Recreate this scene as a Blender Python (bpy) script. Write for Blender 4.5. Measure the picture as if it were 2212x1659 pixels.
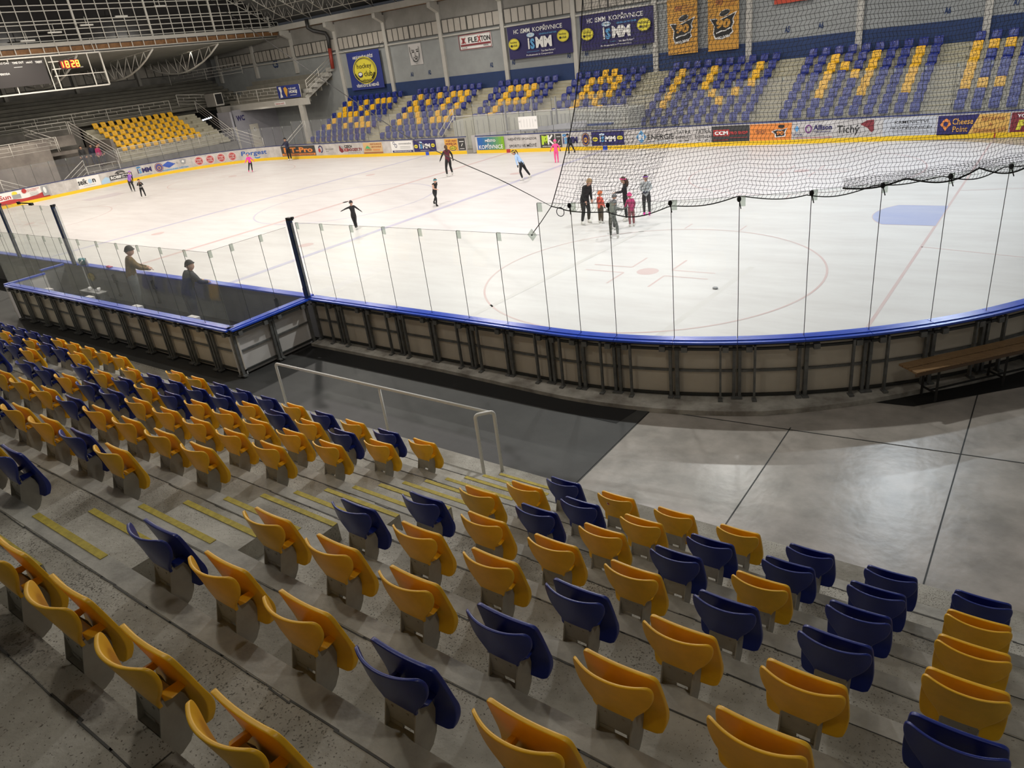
import bpy, bmesh, math, random
from mathutils import Vector, Matrix
random.seed(7)
D=bpy.data; SC=bpy.context.scene; COL=SC.collection
for o in list(D.objects): D.objects.remove(o)
PI=math.pi
# ---------------- camera, world, lamps and added fill lights, exposure ----------------
cam_d=D.cameras.new('camera'); cam=D.objects.new('camera',cam_d); COL.objects.link(cam)
cam_d.sensor_fit='HORIZONTAL'; cam_d.sensor_width=36.0; cam_d.lens=1552.08/2212*36.0
cam_d.clip_start=0.05; cam_d.clip_end=400
_y,_p,_r=0.6818,1.1391,-0.1310
cam.matrix_world=Matrix.Translation((28.6955,-24.1469,5.849))@(Matrix.Rotation(_y,4,'Z')@Matrix.Rotation(_p,4,'X')@Matrix.Rotation(_r,4,'Z'))
SC.camera=cam
SC.view_settings.view_transform='Standard'; SC.view_settings.look='None'
SC.view_settings.gamma=1.0; SC.view_settings.use_curve_mapping=False
SC.view_settings.exposure=0.08
wd=D.worlds.new('world'); SC.world=wd; wd.use_nodes=True
wd.node_tree.nodes['Background'].inputs[0].default_value=(0.75,0.78,0.85,1)
wd.node_tree.nodes['Background'].inputs[1].default_value=0.035
def lamp(x,y,z,w,col,sx=.5,sy=0.28,aim=None):
    l=D.lights.new('hall_and_fill_light','AREA'); l.shape='RECTANGLE'; l.size=sx; l.size_y=sy  # one name for the hall lamps and the added fill lights
    l.energy=w; l.color=col
    o=D.objects.new('hall_and_fill_light',l); o.location=(x,y,z); COL.objects.link(o)
    if aim: o.rotation_euler=(Vector(aim)-Vector((x,y,z))).to_track_quat('-Z','Y').to_euler()
for i in range(10):
    x=25.5-5.9*i; t=i/9.0
    c=[(.84,.90,1.0),(.97,.95,.94)][i] if i<2 else (1.0,0.93-0.05*t,0.90-0.15*t)
    for y,w in ((-8.2,920 if i%2 else 0),(0.6,480 if i in (0,1,3,5,7,9) else 0),(9.0,0 if i%2 else 640)):
        if w: lamp(x,y,10.4,w,c)
for x in (31,22,11,0): lamp(x,-21.5,10.3,75,(1.0,0.93,0.82))  # fill row added over the near stand to lift the seat backs
for x in (25.5,19.6,13.7,7.8,1.9): lamp(x,-14.6,10.4,60,(1.0,0.93,0.84))  # second added fill row, brightens the board backs and walkway
for x in (-20,-8,4,16,26): lamp(x,18.5,10.0,230,(1.0,0.93,0.84))
for y in (-6,5,15): lamp(-20,y,10.2,260,(1.0,.94,.85),aim=(-33,y,11.2))  # floodlights added to brighten the left end roof and benches
for y in (6,17): lamp(-37,y,9.3,250,(1.0,0.90,0.75))  # unseen lights added under the low roof to lift the dim left stand
lamp(-31.5,18.2,3.9,60,(1.0,.93,.82)); lamp(-41,-3,8.2,120,(1.0,.9,.75))  # added light in the toilets passage, and one more under the low roof

# ---------------- materials ----------------
_M={}
def mat(name,base=(.5,.5,.5),rough=.6,metal=0.0,var=None,scale=4.0,amt=0.0,bump=0.0,bscale=30.0,specks=None,spec=0.5,emit=0.0,detail=4.0,coat=0.0,speck_scale=40.,speck_t=.12,stretch=None):
    if name in _M: return _M[name]
    m=D.materials.new(name); m.use_nodes=True; nt=m.node_tree; b=nt.nodes['Principled BSDF']
    b.inputs['Base Color'].default_value=(*base,1); b.inputs['Roughness'].default_value=rough
    b.inputs['Metallic'].default_value=metal; b.inputs['Specular IOR Level'].default_value=spec
    b.inputs['Coat Weight'].default_value=coat
    L=nt.links
    if emit:
        b.inputs['Emission Color'].default_value=(*base,1); b.inputs['Emission Strength'].default_value=emit
    if amt or bump or specks:
        g=nt.nodes.new('ShaderNodeNewGeometry'); vec=g.outputs['Position']
        if stretch:
            mp=nt.nodes.new('ShaderNodeMapping'); mp.inputs['Scale'].default_value=stretch
            L.new(vec,mp.inputs['Vector']); vec=mp.outputs[0]
    cur=None
    if amt:
        n=nt.nodes.new('ShaderNodeTexNoise'); n.inputs['Scale'].default_value=scale; n.inputs['Detail'].default_value=detail
        n.inputs['Roughness'].default_value=.6
        L.new(vec,n.inputs['Vector'])
        r=nt.nodes.new('ShaderNodeValToRGB'); r.color_ramp.elements[0].position=.36; r.color_ramp.elements[1].position=.66
        v2=var or tuple(c*(1-amt) for c in base)
        r.color_ramp.elements[0].color=(*v2,1); r.color_ramp.elements[1].color=(*base,1)
        L.new(n.outputs['Fac'],r.inputs['Fac']); cur=r.outputs['Color']
    if specks:
        n2=nt.nodes.new('ShaderNodeTexNoise'); n2.inputs['Scale'].default_value=speck_scale; n2.inputs['Detail'].default_value=3
        L.new(vec,n2.inputs['Vector'])
        n3=nt.nodes.new('ShaderNodeTexNoise'); n3.inputs['Scale'].default_value=1.1; n3.inputs['Detail'].default_value=2
        L.new(vec,n3.inputs['Vector'])
        ad=nt.nodes.new('ShaderNodeMath'); ad.operation='MULTIPLY_ADD'; ad.inputs[1].default_value=.35
        L.new(n3.outputs['Fac'],ad.inputs[0]); L.new(n2.outputs['Fac'],ad.inputs[2])
        rr=nt.nodes.new('ShaderNodeValToRGB'); rr.color_ramp.elements[0].position=.79; rr.color_ramp.elements[1].position=.79+speck_t
        rr.color_ramp.elements[0].color=(0,0,0,1); rr.color_ramp.elements[1].color=(1,1,1,1)
        L.new(ad.outputs[0],rr.inputs['Fac'])
        mx=nt.nodes.new('ShaderNodeMix'); mx.data_type='RGBA'
        L.new(rr.outputs['Color'],mx.inputs[0])
        if cur: L.new(cur,mx.inputs[6])
        else: mx.inputs[6].default_value=(*base,1)
        mx.inputs[7].default_value=(*specks,1); cur=mx.outputs[2]
    if cur: L.new(cur,b.inputs['Base Color'])
    if bump:
        n=nt.nodes.new('ShaderNodeTexNoise'); n.inputs['Scale'].default_value=bscale; n.inputs['Detail'].default_value=5
        L.new(vec,n.inputs['Vector'])
        bp=nt.nodes.new('ShaderNodeBump'); bp.inputs['Strength'].default_value=bump; bp.inputs['Distance'].default_value=.02
        L.new(n.outputs['Fac'],bp.inputs['Height']); L.new(bp.outputs[0],b.inputs['Normal'])
    _M[name]=m; return m
def glass(name,tint=(.93,.97,.94),haze=0.04,hcol=(.85,.88,.88)):
    m=D.materials.new(name); m.use_nodes=True; nt=m.node_tree; nt.nodes.clear(); L=nt.links
    out=nt.nodes.new('ShaderNodeOutputMaterial'); tr=nt.nodes.new('ShaderNodeBsdfTransparent'); tr.inputs[0].default_value=(*tint,1)
    gl=nt.nodes.new('ShaderNodeBsdfGlossy'); gl.inputs['Roughness'].default_value=.02; gl.inputs[0].default_value=(.9,.95,.93,1)
    lw=nt.nodes.new('ShaderNodeLayerWeight'); lw.inputs[0].default_value=.5
    pw=nt.nodes.new('ShaderNodeMath'); pw.operation='POWER'; pw.inputs[1].default_value=4.0; L.new(lw.outputs['Facing'],pw.inputs[0])
    fr=nt.nodes.new('ShaderNodeMath'); fr.operation='MULTIPLY_ADD'; fr.inputs[1].default_value=.45; fr.inputs[2].default_value=.012; L.new(pw.outputs[0],fr.inputs[0])
    mx=nt.nodes.new('ShaderNodeMixShader'); L.new(fr.outputs[0],mx.inputs[0]); L.new(tr.outputs[0],mx.inputs[1]); L.new(gl.outputs[0],mx.inputs[2])
    df=nt.nodes.new('ShaderNodeBsdfDiffuse'); df.inputs[0].default_value=(*hcol,1)
    tl=nt.nodes.new('ShaderNodeBsdfTranslucent'); tl.inputs[0].default_value=(*hcol,1)
    m1=nt.nodes.new('ShaderNodeMixShader'); m1.inputs[0].default_value=.5; L.new(df.outputs[0],m1.inputs[1]); L.new(tl.outputs[0],m1.inputs[2])
    m2=nt.nodes.new('ShaderNodeMixShader'); m2.inputs[0].default_value=haze
    L.new(mx.outputs[0],m2.inputs[1]); L.new(m1.outputs[0],m2.inputs[2]); L.new(m2.outputs[0],out.inputs[0])
    return m
G_near=glass('clear_plexiglass',(.965,.98,.965),.012)
G_far=glass('scuffed_plexiglass',(.97,.975,.985),.058,(.86,.88,.92))
G_box=glass('box_plexiglass',(.95,.965,.955),.03)
conc=mat('stand_concrete',(.47,.455,.40),.75,amt=1,var=(.235,.22,.18),scale=1.3,bump=.35,bscale=25,specks=(.11,.10,.08),speck_scale=75,speck_t=.05)
conc_far=mat('pale_step_concrete',(.46,.44,.34),.8,amt=.2,scale=2)
conc_dark=mat('dark_concrete',(.20,.19,.17),.85,amt=.3,scale=1.5)
conc_wall=mat('stained_concrete',(.27,.245,.215),.85,amt=1,var=(.17,.15,.135),scale=.8)
rubber=mat('rubber_matting',(.052,.052,.050),.62,amt=1,var=(.038,.038,.037),scale=1.3,bump=.08,bscale=80)
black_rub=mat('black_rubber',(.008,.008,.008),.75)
yellow_p=mat('yellow_plastic',(.94,.52,.016),.38,amt=.10,scale=9,bump=.05,bscale=220)
blue_p=mat('navy_blue_plastic',(.012,.028,.235),.33,amt=.15,scale=9,bump=.05,bscale=220)
grey_p=mat('grey_bracket_plastic',(.36,.345,.30),.6,amt=.12,scale=12)
white_m=mat('white_paint',(.72,.71,.66),.45)
offw=mat('off_white_steel',(.72,.70,.64),.5,amt=.12,scale=10)
steel=mat('galvanised_steel',(.19,.195,.19),.5,metal=.3,amt=.35,scale=8)
darkst=mat('dark_steel',(.045,.047,.045),.55,metal=.3)
cream=mat('cream_panel',(.66,.60,.50),.6,amt=.10,scale=1.5)
whitep=mat('white_panel',(.62,.60,.58),.5,amt=.06,scale=2)
blue_cap=mat('bright_blue_plastic',(.022,.085,.62),.28,amt=.12,scale=6)
bluepost=mat('blue_painted_steel',(.012,.045,.15),.4,amt=.4,scale=9)
yellow_line=mat('yellow_step_paint',(.50,.40,.05),.7,amt=.3,scale=18)
kick=mat('yellow_kick_plate',(.85,.56,.02),.45)
navy=mat('navy_print',(.022,.018,.115),.6)
navyw=mat('navy_wall_paint',(.018,.045,.14),.7,amt=.15,scale=2)
wallg=mat('grey_wall_paint',(.31,.33,.33),.85,amt=.14,scale=.9)
wallu=mat('upper_grey_plaster',(.27,.265,.245),.9,amt=.18,scale=.8)
winp=mat('white_window_panel',(.44,.415,.37),.6,amt=.08,scale=3)
darkf=mat('dark_frame',(.05,.05,.045),.6)
pcol=mat('column_paint',(.50,.49,.45),.7,amt=.08,scale=2)
woodst=mat('roof_edge_wood',(.30,.15,.06),.7,amt=.4,scale=3)
night=mat('night_glazing',(.018,.017,.017),.18,spec=.5)
ceilm=mat('roof_sheet',(.10,.10,.095),.8,amt=.2,scale=1)
corr=mat('corrugated_roof_sheet',(.26,.26,.23),.6,amt=.2,scale=.6)
benchc=mat('grey_bench_planks',(.15,.145,.12),.7,amt=.25,scale=1.5)
netm=mat('black_netting',(.012,.012,.012),.8)
ink=mat('black_print',(.015,.015,.015),.6)
wpr=mat('white_print',(.80,.80,.78),.6)
ypr=mat('lemon_print',(.75,.66,.06),.6)
ybr=mat('orange_yellow_print',(.72,.38,.06),.6)
cyanp=mat('sky_blue_print',(.10,.33,.62),.6)
lcyan=mat('pale_blue_print',(.42,.60,.78),.6)
redp=mat('red_print',(.45,.04,.04),.6)
maroon=mat('maroon_print',(.22,.03,.04),.6)
greyp=mat('grey_print',(.32,.33,.34),.6)
charc=mat('charcoal_print',(.045,.045,.045),.6)
orangep=mat('orange_print',(.75,.25,.05),.6)
brownp=mat('brown_print',(.35,.12,.04),.6)
greenp=mat('lime_print',(.45,.65,.04),.6)
tealg=mat('green_print',(.07,.42,.16),.6)
ledr=mat('red_led',(1.0,.02,.02),.5,emit=1.6)
ledy=mat('amber_led',(1.0,.80,.06),.5,emit=2.2)
skin_m=mat('skin',(.62,.37,.26),.6)
skatew=mat('white_skate_leather',(.75,.74,.70),.5)
blade=mat('skate_blade_steel',(.5,.5,.5),.3,metal=.8)

# ---------------- helpers ----------------
class MB:
    def __init__(s): s.v=[]; s.f=[]; s.m=[]; s.s=[]
    def add(s,vs,fs,mi=0,sm=False):
        n=len(s.v); s.v+= [tuple(v) for v in vs]
        for f in fs: s.f.append([i+n for i in f]); s.m.append(mi); s.s.append(sm)
    def box(s,c,d,mi=0,rz=0.0,rx=0.0):
        x,y,z=d[0]/2,d[1]/2,d[2]/2
        P=[Vector((a*x,b*y,g*z)) for a in(-1,1) for b in(-1,1) for g in(-1,1)]
        R=Matrix.Rotation(rz,3,'Z')@Matrix.Rotation(rx,3,'X')
        s.add([R@p+Vector(c) for p in P],[(0,1,3,2),(4,6,7,5),(0,4,5,1),(2,3,7,6),(0,2,6,4),(1,5,7,3)],mi)
    def beam(s,p,q,w,h,mi=0,up=(0,0,1)):
        p=Vector(p);q=Vector(q);d=(q-p).normalized();u=Vector(up)
        if abs(d.dot(u))>.99: u=Vector((1,0,0))
        a=d.cross(u).normalized();b=a.cross(d)
        P=[e+a*i*w/2+b*j*h/2 for e in(p,q) for i,j in((-1,-1),(1,-1),(1,1),(-1,1))]
        s.add(P,[(3,2,1,0),(4,5,6,7),(0,1,5,4),(1,2,6,5),(2,3,7,6),(3,0,4,7)],mi)
    def tube(s,pts,r,n=8,mi=0,closed=False,sm=True,cap=True):
        pts=[Vector(p) for p in pts]; N=len(pts); P=[]
        up=None
        for i in range(N):
            if closed: d=pts[(i+1)%N]-pts[i-1]
            else: d=pts[min(i+1,N-1)]-pts[max(i-1,0)]
            d=d.normalized() if d.length>1e-9 else Vector((0,0,1))
            if up is None:
                up=Vector((0,0,1)) if abs(d.z)<.9 else Vector((1,0,0))
            a=d.cross(up)
            if a.length<1e-3: up=Vector((1,0,0)) if abs(d.x)<.9 else Vector((0,1,0)); a=d.cross(up)
            a.normalize(); b=a.cross(d).normalized(); up=b
            rr=r[i] if isinstance(r,(list,tuple)) else r
            for k in range(n):
                t=2*PI*k/n; P.append(pts[i]+a*math.cos(t)*rr+b*math.sin(t)*rr)
        F=[]
        for i in range(N if closed else N-1):
            j=(i+1)%N
            for k in range(n):
                k2=(k+1)%n; F.append((i*n+k,i*n+k2,j*n+k2,j*n+k))
        s.add(P,F,mi,sm)
        if cap and not closed and n>3:
            m=len(s.v)-len(P); s.f.append([m+k for k in range(n)][::-1]); s.m.append(mi); s.s.append(False)
            s.f.append([m+(N-1)*n+k for k in range(n)]); s.m.append(mi); s.s.append(False)
    def prism(s,A,B,mi=0):
        n=len(A); s.add(list(A)+list(B),[tuple(range(n))[::-1],tuple(range(n,2*n))]+[(i,(i+1)%n,n+(i+1)%n,n+i) for i in range(n)],mi)
    def sphere(s,c,r,mi=0,nu=12,nv=8,fn=None):
        r=r if isinstance(r,(tuple,list)) else (r,r,r); P=[];F=[]
        for j in range(nv+1):
            t=PI*j/nv
            for i in range(nu):
                a=2*PI*i/nu; q=Vector((math.sin(t)*math.cos(a),math.sin(t)*math.sin(a),math.cos(t)))
                if fn: q=fn(q)
                P.append((c[0]+q.x*r[0],c[1]+q.y*r[1],c[2]+q.z*r[2]))
        for j in range(nv):
            for i in range(nu):
                k=(i+1)%nu; F.append((j*nu+i,(j+1)*nu+i,(j+1)*nu+k,j*nu+k))
        s.add(P,F,mi,True)
    def mesh(s,name,mats):
        me=D.meshes.new(name); me.from_pydata(s.v,[],s.f)
        for m in mats: me.materials.append(m)
        me.polygons.foreach_set('material_index',s.m); me.polygons.foreach_set('use_smooth',s.s)
        me.update(); return me
    def build(s,name,mats,parent=None,bev=0.0):
        if not isinstance(mats,(list,tuple)): mats=[mats]
        o=D.objects.new(name,s.mesh(name,mats)); COL.objects.link(o)
        if parent: o.parent=parent
        if bev:
            b=o.modifiers.new('bevel','BEVEL'); b.width=bev; b.segments=2; b.limit_method='ANGLE'
        return o
def tag(o,label=None,cat=None,group=None,kind=None):
    if label: o['label']=label
    if cat: o['category']=cat
    if group: o['group']=group
    if kind: o['kind']=kind
    return o
def thing(name,label,cat,loc=(0,0,0),rz=0,group=None):
    o=D.objects.new(name,None); o.location=loc; o.rotation_euler=(0,0,rz); o.empty_display_size=.1; COL.objects.link(o)
    return tag(o,label,cat,group)
def struct(mb,name,mats,label=None,cat=None,parent=None):
    o=mb.build(name,mats,parent); o['kind']='structure'
    if label: o['label']=label
    if cat: o['category']=cat
    return o
def quadwall(mb,pts,z0,z1,mi=0):
    for a,b in zip(pts[:-1],pts[1:]): mb.add([(a[0],a[1],z0),(b[0],b[1],z0),(b[0],b[1],z1),(a[0],a[1],z1)],[(0,1,2,3)],mi)
_T={}
def text2d(s,bold=0.0):
    k=(s,bold)
    if k in _T: return _T[k]
    c=D.curves.new('t','FONT'); c.body=s; c.size=1; c.offset=bold; c.resolution_u=2; c.align_x='CENTER'; c.align_y='CENTER'
    o=D.objects.new('t',c); COL.objects.link(o)
    dg=bpy.context.evaluated_depsgraph_get(); me=D.meshes.new_from_object(o.evaluated_get(dg))
    V=[(v.co.x,v.co.y) for v in me.vertices]; F=[tuple(p.vertices) for p in me.polygons]
    D.objects.remove(o); D.curves.remove(c); D.meshes.remove(me)
    if V:
        x0=min(v[0] for v in V);x1=max(v[0] for v in V);y0=min(v[1] for v in V);y1=max(v[1] for v in V)
        V=[((v[0]-(x0+x1)/2)/(x1-x0),(v[1]-(y0+y1)/2)/(y1-y0)) for v in V]
    _T[k]=(V,F); return V,F
class Print:
    """flat lettering and marks laid on a surface: fn(u,v,off)->point"""
    def __init__(s,fn,step=.004): s.fn=fn; s.mb=MB(); s.mats=[]; s.n=0; s.step=step
    def mi(s,m):
        if m not in s.mats: s.mats.append(m)
        return s.mats.index(m)
    def raw(s,V,F,m,shift=True):
        if shift: s.n+=1
        off=s.step*s.n; s.mb.add([s.fn(u,v,off) for u,v in V],F,s.mi(m))
    def rect(s,u0,v0,u1,v1,m,n=1,k=1):
        V=[(u0+(u1-u0)*i/n,v0+(v1-v0)*j/k) for i in range(n+1) for j in range(k+1)]
        F=[(i*(k+1)+j,(i+1)*(k+1)+j,(i+1)*(k+1)+j+1,i*(k+1)+j+1) for i in range(n) for j in range(k)]
        s.raw(V,F,m)
    def poly(s,V,m): s.raw(V,[tuple(range(len(V)))],m)
    def ell(s,u,v,a,b,m,n=28,rot=0):
        c,q=math.cos(rot),math.sin(rot); K=max(1,min(12,int(max(a,b)/.12)+1)); V=[(u,v)];F=[]
        for k in range(1,K+1):
            for i in range(n):
                t=2*PI*i/n; x,y=a*k/K*math.cos(t),b*k/K*math.sin(t); V.append((u+x*c-y*q,v+x*q+y*c))
        for i in range(n): F.append((0,1+i,1+(i+1)%n))
        for k in range(K-1):
            for i in range(n): a0=1+k*n+i;a1=1+k*n+(i+1)%n; F.append((a0,a0+n,a1+n,a1))
        s.raw(V,F,m)
    def ring(s,u,v,a,b,w,m,n=32,t0=0,t1=2*PI,rot=0):
        V=[];F=[];c,q=math.cos(rot),math.sin(rot)
        for i in range(n+1):
            t=t0+(t1-t0)*i/n
            for k in (0,1):
                x,y=(a-w*k)*math.cos(t),(b-w*k)*math.sin(t); V.append((u+x*c-y*q,v+x*q+y*c))
        for i in range(n): F.append((2*i,2*i+2,2*i+3,2*i+1))
        s.raw(V,F,m)
    def text(s,t,u,v,w,h,m,bold=.02,slant=0,rot=0,shift=True):
        V,F=text2d(t,bold); c,q=math.cos(rot),math.sin(rot); W=[]
        for x,y in V:
            x=x*w+slant*y*h; y=y*h; W.append((u+x*c-y*q,v+x*q+y*c))
        s.raw(W,F,m,shift)
    def line(s,pts,w,m):
        s.n+=1; off=s.step*s.n
        for a,b in zip(pts[:-1],pts[1:]):
            d=Vector((b[0]-a[0],b[1]-a[1])); 
            if d.length<1e-6: continue
            d.normalize(); p=Vector((-d.y,d.x))*w/2
            s.mb.add([s.fn(a[0]+p.x,a[1]+p.y,off),s.fn(b[0]+p.x,b[1]+p.y,off),s.fn(b[0]-p.x,b[1]-p.y,off),s.fn(a[0]-p.x,a[1]-p.y,off)],[(0,1,2,3)],s.mi(m))
    def done(s,name='lettering',parent=None):
        return s.mb.build(name,s.mats,parent)
# ---------------- rink path ----------------
XL,XR,YW,RC=-31.2,30.0,13.95,8.5
def far_path(s):
    x0=XL+RC
    if s>=x0: return Vector((s,YW,0)),Vector((0,-1,0))
    L=RC*PI/2
    if s>=x0-L:
        a=(x0-s)/RC; n=Vector((math.sin(a),-math.cos(a),0)); return Vector((x0-RC*math.sin(a),YW-RC+RC*math.cos(a),0)),n
    return Vector((XL,YW-RC-(x0-L-s),0)),Vector((1,0,0))
def near_path(s,off=0.0):
    # s = x on the straight part, then round the right corner; off>0 is outwards (towards the seats)
    x0=XR-RC
    if s<=x0: return Vector((s,-YW-off,0)),Vector((0,-1,0))
    a=(s-x0)/RC
    if a<=PI/2:
        n=Vector((math.sin(a),-math.cos(a),0)); return Vector((x0,-YW+RC,0))+n*(RC+off),n
    return Vector((XR+off,-YW+RC+(s-x0-RC*PI/2),0)),Vector((1,0,0))
# ---------------- ice sheet with its markings ----------------
ice_m=D.materials.new('rink_ice'); ice_m.use_nodes=True
def _ice(m,base,alt):
    nt=m.node_tree;L=nt.links;b=nt.nodes['Principled BSDF']
    g=nt.nodes.new('ShaderNodeNewGeometry')
    mp=nt.nodes.new('ShaderNodeMapping'); mp.inputs['Scale'].default_value=(.25,1.1,1); mp.inputs['Rotation'].default_value=(0,0,.25); L.new(g.outputs['Position'],mp.inputs[0])
    n=nt.nodes.new('ShaderNodeTexNoise'); n.inputs['Scale'].default_value=1.3; n.inputs['Detail'].default_value=9; n.inputs['Roughness'].default_value=.72; L.new(mp.outputs[0],n.inputs[0])
    r=nt.nodes.new('ShaderNodeValToRGB'); r.color_ramp.elements[0].position=.33; r.color_ramp.elements[1].position=.60
    r.color_ramp.elements[0].color=(*alt,1); r.color_ramp.elements[1].color=(*base,1); L.new(n.outputs[0],r.inputs[0])
    L.new(r.outputs[0],b.inputs['Base Color']); b.inputs['Roughness'].default_value=.42; b.inputs['Specular IOR Level'].default_value=.22
    w=nt.nodes.new('ShaderNodeTexNoise'); w.inputs['Scale'].default_value=9; w.inputs['Detail'].default_value=8; L.new(mp.outputs[0],w.inputs[0])
    bp=nt.nodes.new('ShaderNodeBump'); bp.inputs['Strength'].default_value=.12; bp.inputs['Distance'].default_value=.01; L.new(w.outputs[0],bp.inputs['Height']); L.new(bp.outputs[0],b.inputs['Normal'])
_ice(ice_m,(.66,.655,.65),(.585,.57,.565))
i_red=D.materials.new('ice_line_red'); i_red.use_nodes=True; _ice(i_red,(.575,.44,.435),(.575,.49,.48))
i_blue=D.materials.new('ice_line_blue'); i_blue.use_nodes=True; _ice(i_blue,(.45,.45,.58),(.51,.505,.58))
i_crease=D.materials.new('ice_crease_blue'); i_crease.use_nodes=True; _ice(i_crease,(.36,.40,.60),(.44,.47,.61))
i_crease2=D.materials.new('ice_crease_faded'); i_crease2.use_nodes=True; _ice(i_crease2,(.55,.52,.55),(.585,.55,.565))
i_grey=D.materials.new('ice_faint_grey'); i_grey.use_nodes=True; _ice(i_grey,(.59,.58,.565),(.61,.60,.59))
def rr_outline(ins=0.0,n=16):
    P=[]
    for cx,cy,a0 in ((XR-RC,YW-RC,0),(XL+RC,YW-RC,90),(XL+RC,-YW+RC,180),(XR-RC,-YW+RC,270)):
        for i in range(n+1):
            a=math.radians(a0+90*i/n); P.append((cx+(RC-ins)*math.cos(a),cy+(RC-ins)*math.sin(a)))
    return P
icp=Print(lambda u,v,o:Vector((u,v,0.0 if o<.0015 else .001+.0006*(round(o*1000)%4))),.001)
icp.poly(rr_outline(),ice_m)
def band(x,w,m,y0=-YW+.02,y1=YW-.02): icp.rect(x-w/2,y0,x+w/2,y1,m)
band(0,.26,i_red); band(7.0,.28,i_blue); band(-7.0,.28,i_blue)
band(26,.07,i_red,-12.9,12.9); band(-26,.07,i_red,-12.9,12.9)
icp.line([(17.2,-13.9),(17.9,-2.0)],.16,i_grey); icp.line([(22.2,-13.0),(22.5,-6)],.16,i_grey)  # two faint grey strips running across the ice
def circ(x,y,r,w,m): icp.ring(x,y,r,r,w,m,90)
circ(0,0,4.5,.08,i_blue); icp.ell(0,0,.15,.15,i_blue)
for cx in (-20,20):
    for cy in (-7,7):
        circ(cx,cy,4.5,.055,i_red); icp.ell(cx,cy,.3,.3,i_red)
        for sx in (-1,1):
            for sy in (-1,1):
                icp.rect(cx+sx*.6,cy+sy*.25-.03,cx+sx*1.8,cy+sy*.25+.03,i_red); icp.rect(cx+sx*.6-.03,cy+sy*.25,cx+sx*.6+.03,cy+sy*1.2,i_red)
            icp.rect(cx+sx*.9-.025,cy+4.5,cx+sx*.9+.025,cy+5.1,i_red); icp.rect(cx+sx*.9-.025,cy-5.1,cx+sx*.9+.025,cy-4.5,i_red)
for cx in (-5.5,5.5):
    for cy in (-7,7): icp.ell(cx,cy,.3,.3,i_red)
for sg in (-1,1):
    P=[(sg*26,-1.22),(sg*26,1.22)]; P=[(sg*26,1.22),(sg*24.63,1.22)]
    for i in range(1,12):
        a=math.asin(1.22/1.83)*(1-2*i/12); P.append((sg*(26-1.83*math.cos(a)*1.0),1.83*math.sin(a)))
    P+=[(sg*24.63,-1.22),(sg*26,-1.22)]
    icp.poly(P if sg<0 else P[::-1],i_crease if sg>0 else i_crease2); icp.line(P,.05,i_red)
    icp.line([(sg*26,-3.4),(sg*30,-4.3)],.05,i_red); icp.line([(sg*26,3.4),(sg*30,4.3)],.05,i_red)
ice=icp.done('floor_ice'); tag(ice,'white ice sheet with faded red and blue hockey lines','ice rink',kind='structure')
# thin slab body so the sheet has a thickness
# ---------------- floors ----------------
floorc=mat('polished_concrete_floor',(.47,.43,.39),.30,amt=1,var=(.31,.285,.255),scale=1.9,bump=.14,bscale=7,spec=.6,detail=8)
mb=MB(); mb.box((-5,1.5,-.07),(110,68,.1)); fl=struct(mb,'floor',[floorc],'grey concrete hall floor around the rink')
def patch(name,pts,z,m,label,cat='floor mat',h=.004,kind='structure'):
    mb=MB(); mb.prism([(x,y,z-h) for x,y in pts],[(x,y,z) for x,y in pts]); return tag(mb.build(name,m),label,cat if kind is None else None,kind=kind)
patch('floor_mat',[(-34,-16.8),(23.62,-16.8),(23.6,-13.7),(-34,-13.7)],-.008,rubber,'dark grey rubber flooring between the seats and the boards')
mb=MB()
for a,b in (((23.63,-16.8),(23.61,-14.2)),((25.88,-16.8),(25.86,-13.9)),((28.16,-16.8),(28.13,-11.3)),((23.6,-14.2),(32,-13.35)),((30.4,-16.8),(30.4,-8))):
    mb.beam((*a,-.0185),(*b,-.0185),.016,.006)
tag(mb.build('floor_joint',darkst),'dark joints between the concrete floor slabs',kind='structure')
# stained lighter strip right of the matting
mb=MB(); P=[]; Q=[]
N=40
for i in range(N+1):
    s=14.75+i*(31.5-14.75)/N; w=.42+.18*min(1,max(0,(s-19)/5))
    if s>25.2: w=max(.30,.6-(s-25.2)*.12)
    P.append(near_path(s,.06)[0]); Q.append(near_path(s,w)[0])
for i in range(N):
    a,b,c,d=P[i],P[i+1],Q[i+1],Q[i]
    ch=Vector((0,0,.09)); 
    mb.add([a+ch,b+ch,c+ch*.75,d+ch*.75,c-ch*.2,d-ch*.2],[(0,3,2,1),(3,5,4,2)],0,False)
led=mat('ledge_concrete',(.52,.50,.45),.8,amt=1,var=(.24,.22,.19),scale=2.2,bump=.4,bscale=14)
tag(mb.build('floor_ledge',led),'rough concrete ledge at the foot of the boards',kind='structure')
mb=MB(); P=[];Q=[]
for i in range(31):
    s=14.75+i*(23.3-14.75)/30; P.append(near_path(s,.40+.18*min(1,max(0,(s-19)/5)))[0]); Q.append(Vector((s,-14.88-.0*(s-14),0)))
    if s>21.5: Q[-1].y=-14.88
for i in range(30): mb.add([P[i],P[i+1],Q[i+1],Q[i]],[(0,3,2,1)])
o=mb.build('floor_gutter',black_rub); o.location.z=-.004; tag(o,'black rubber strip along the ledge',kind='structure')
patch('floor_mat',[(25.9,-12.62),(26.5,-12.62),(27.35,-12.5),(29.0,-10.9),(31,-8.5),(31,-5),(30.2,-5.45),(28.9,-9.6),(27.0,-12.0)],-.012,black_rub,'dark floor patch under the wooden bench, matting and board shade in one')  # shadow of the boards and the matting painted as one dark patch
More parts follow.
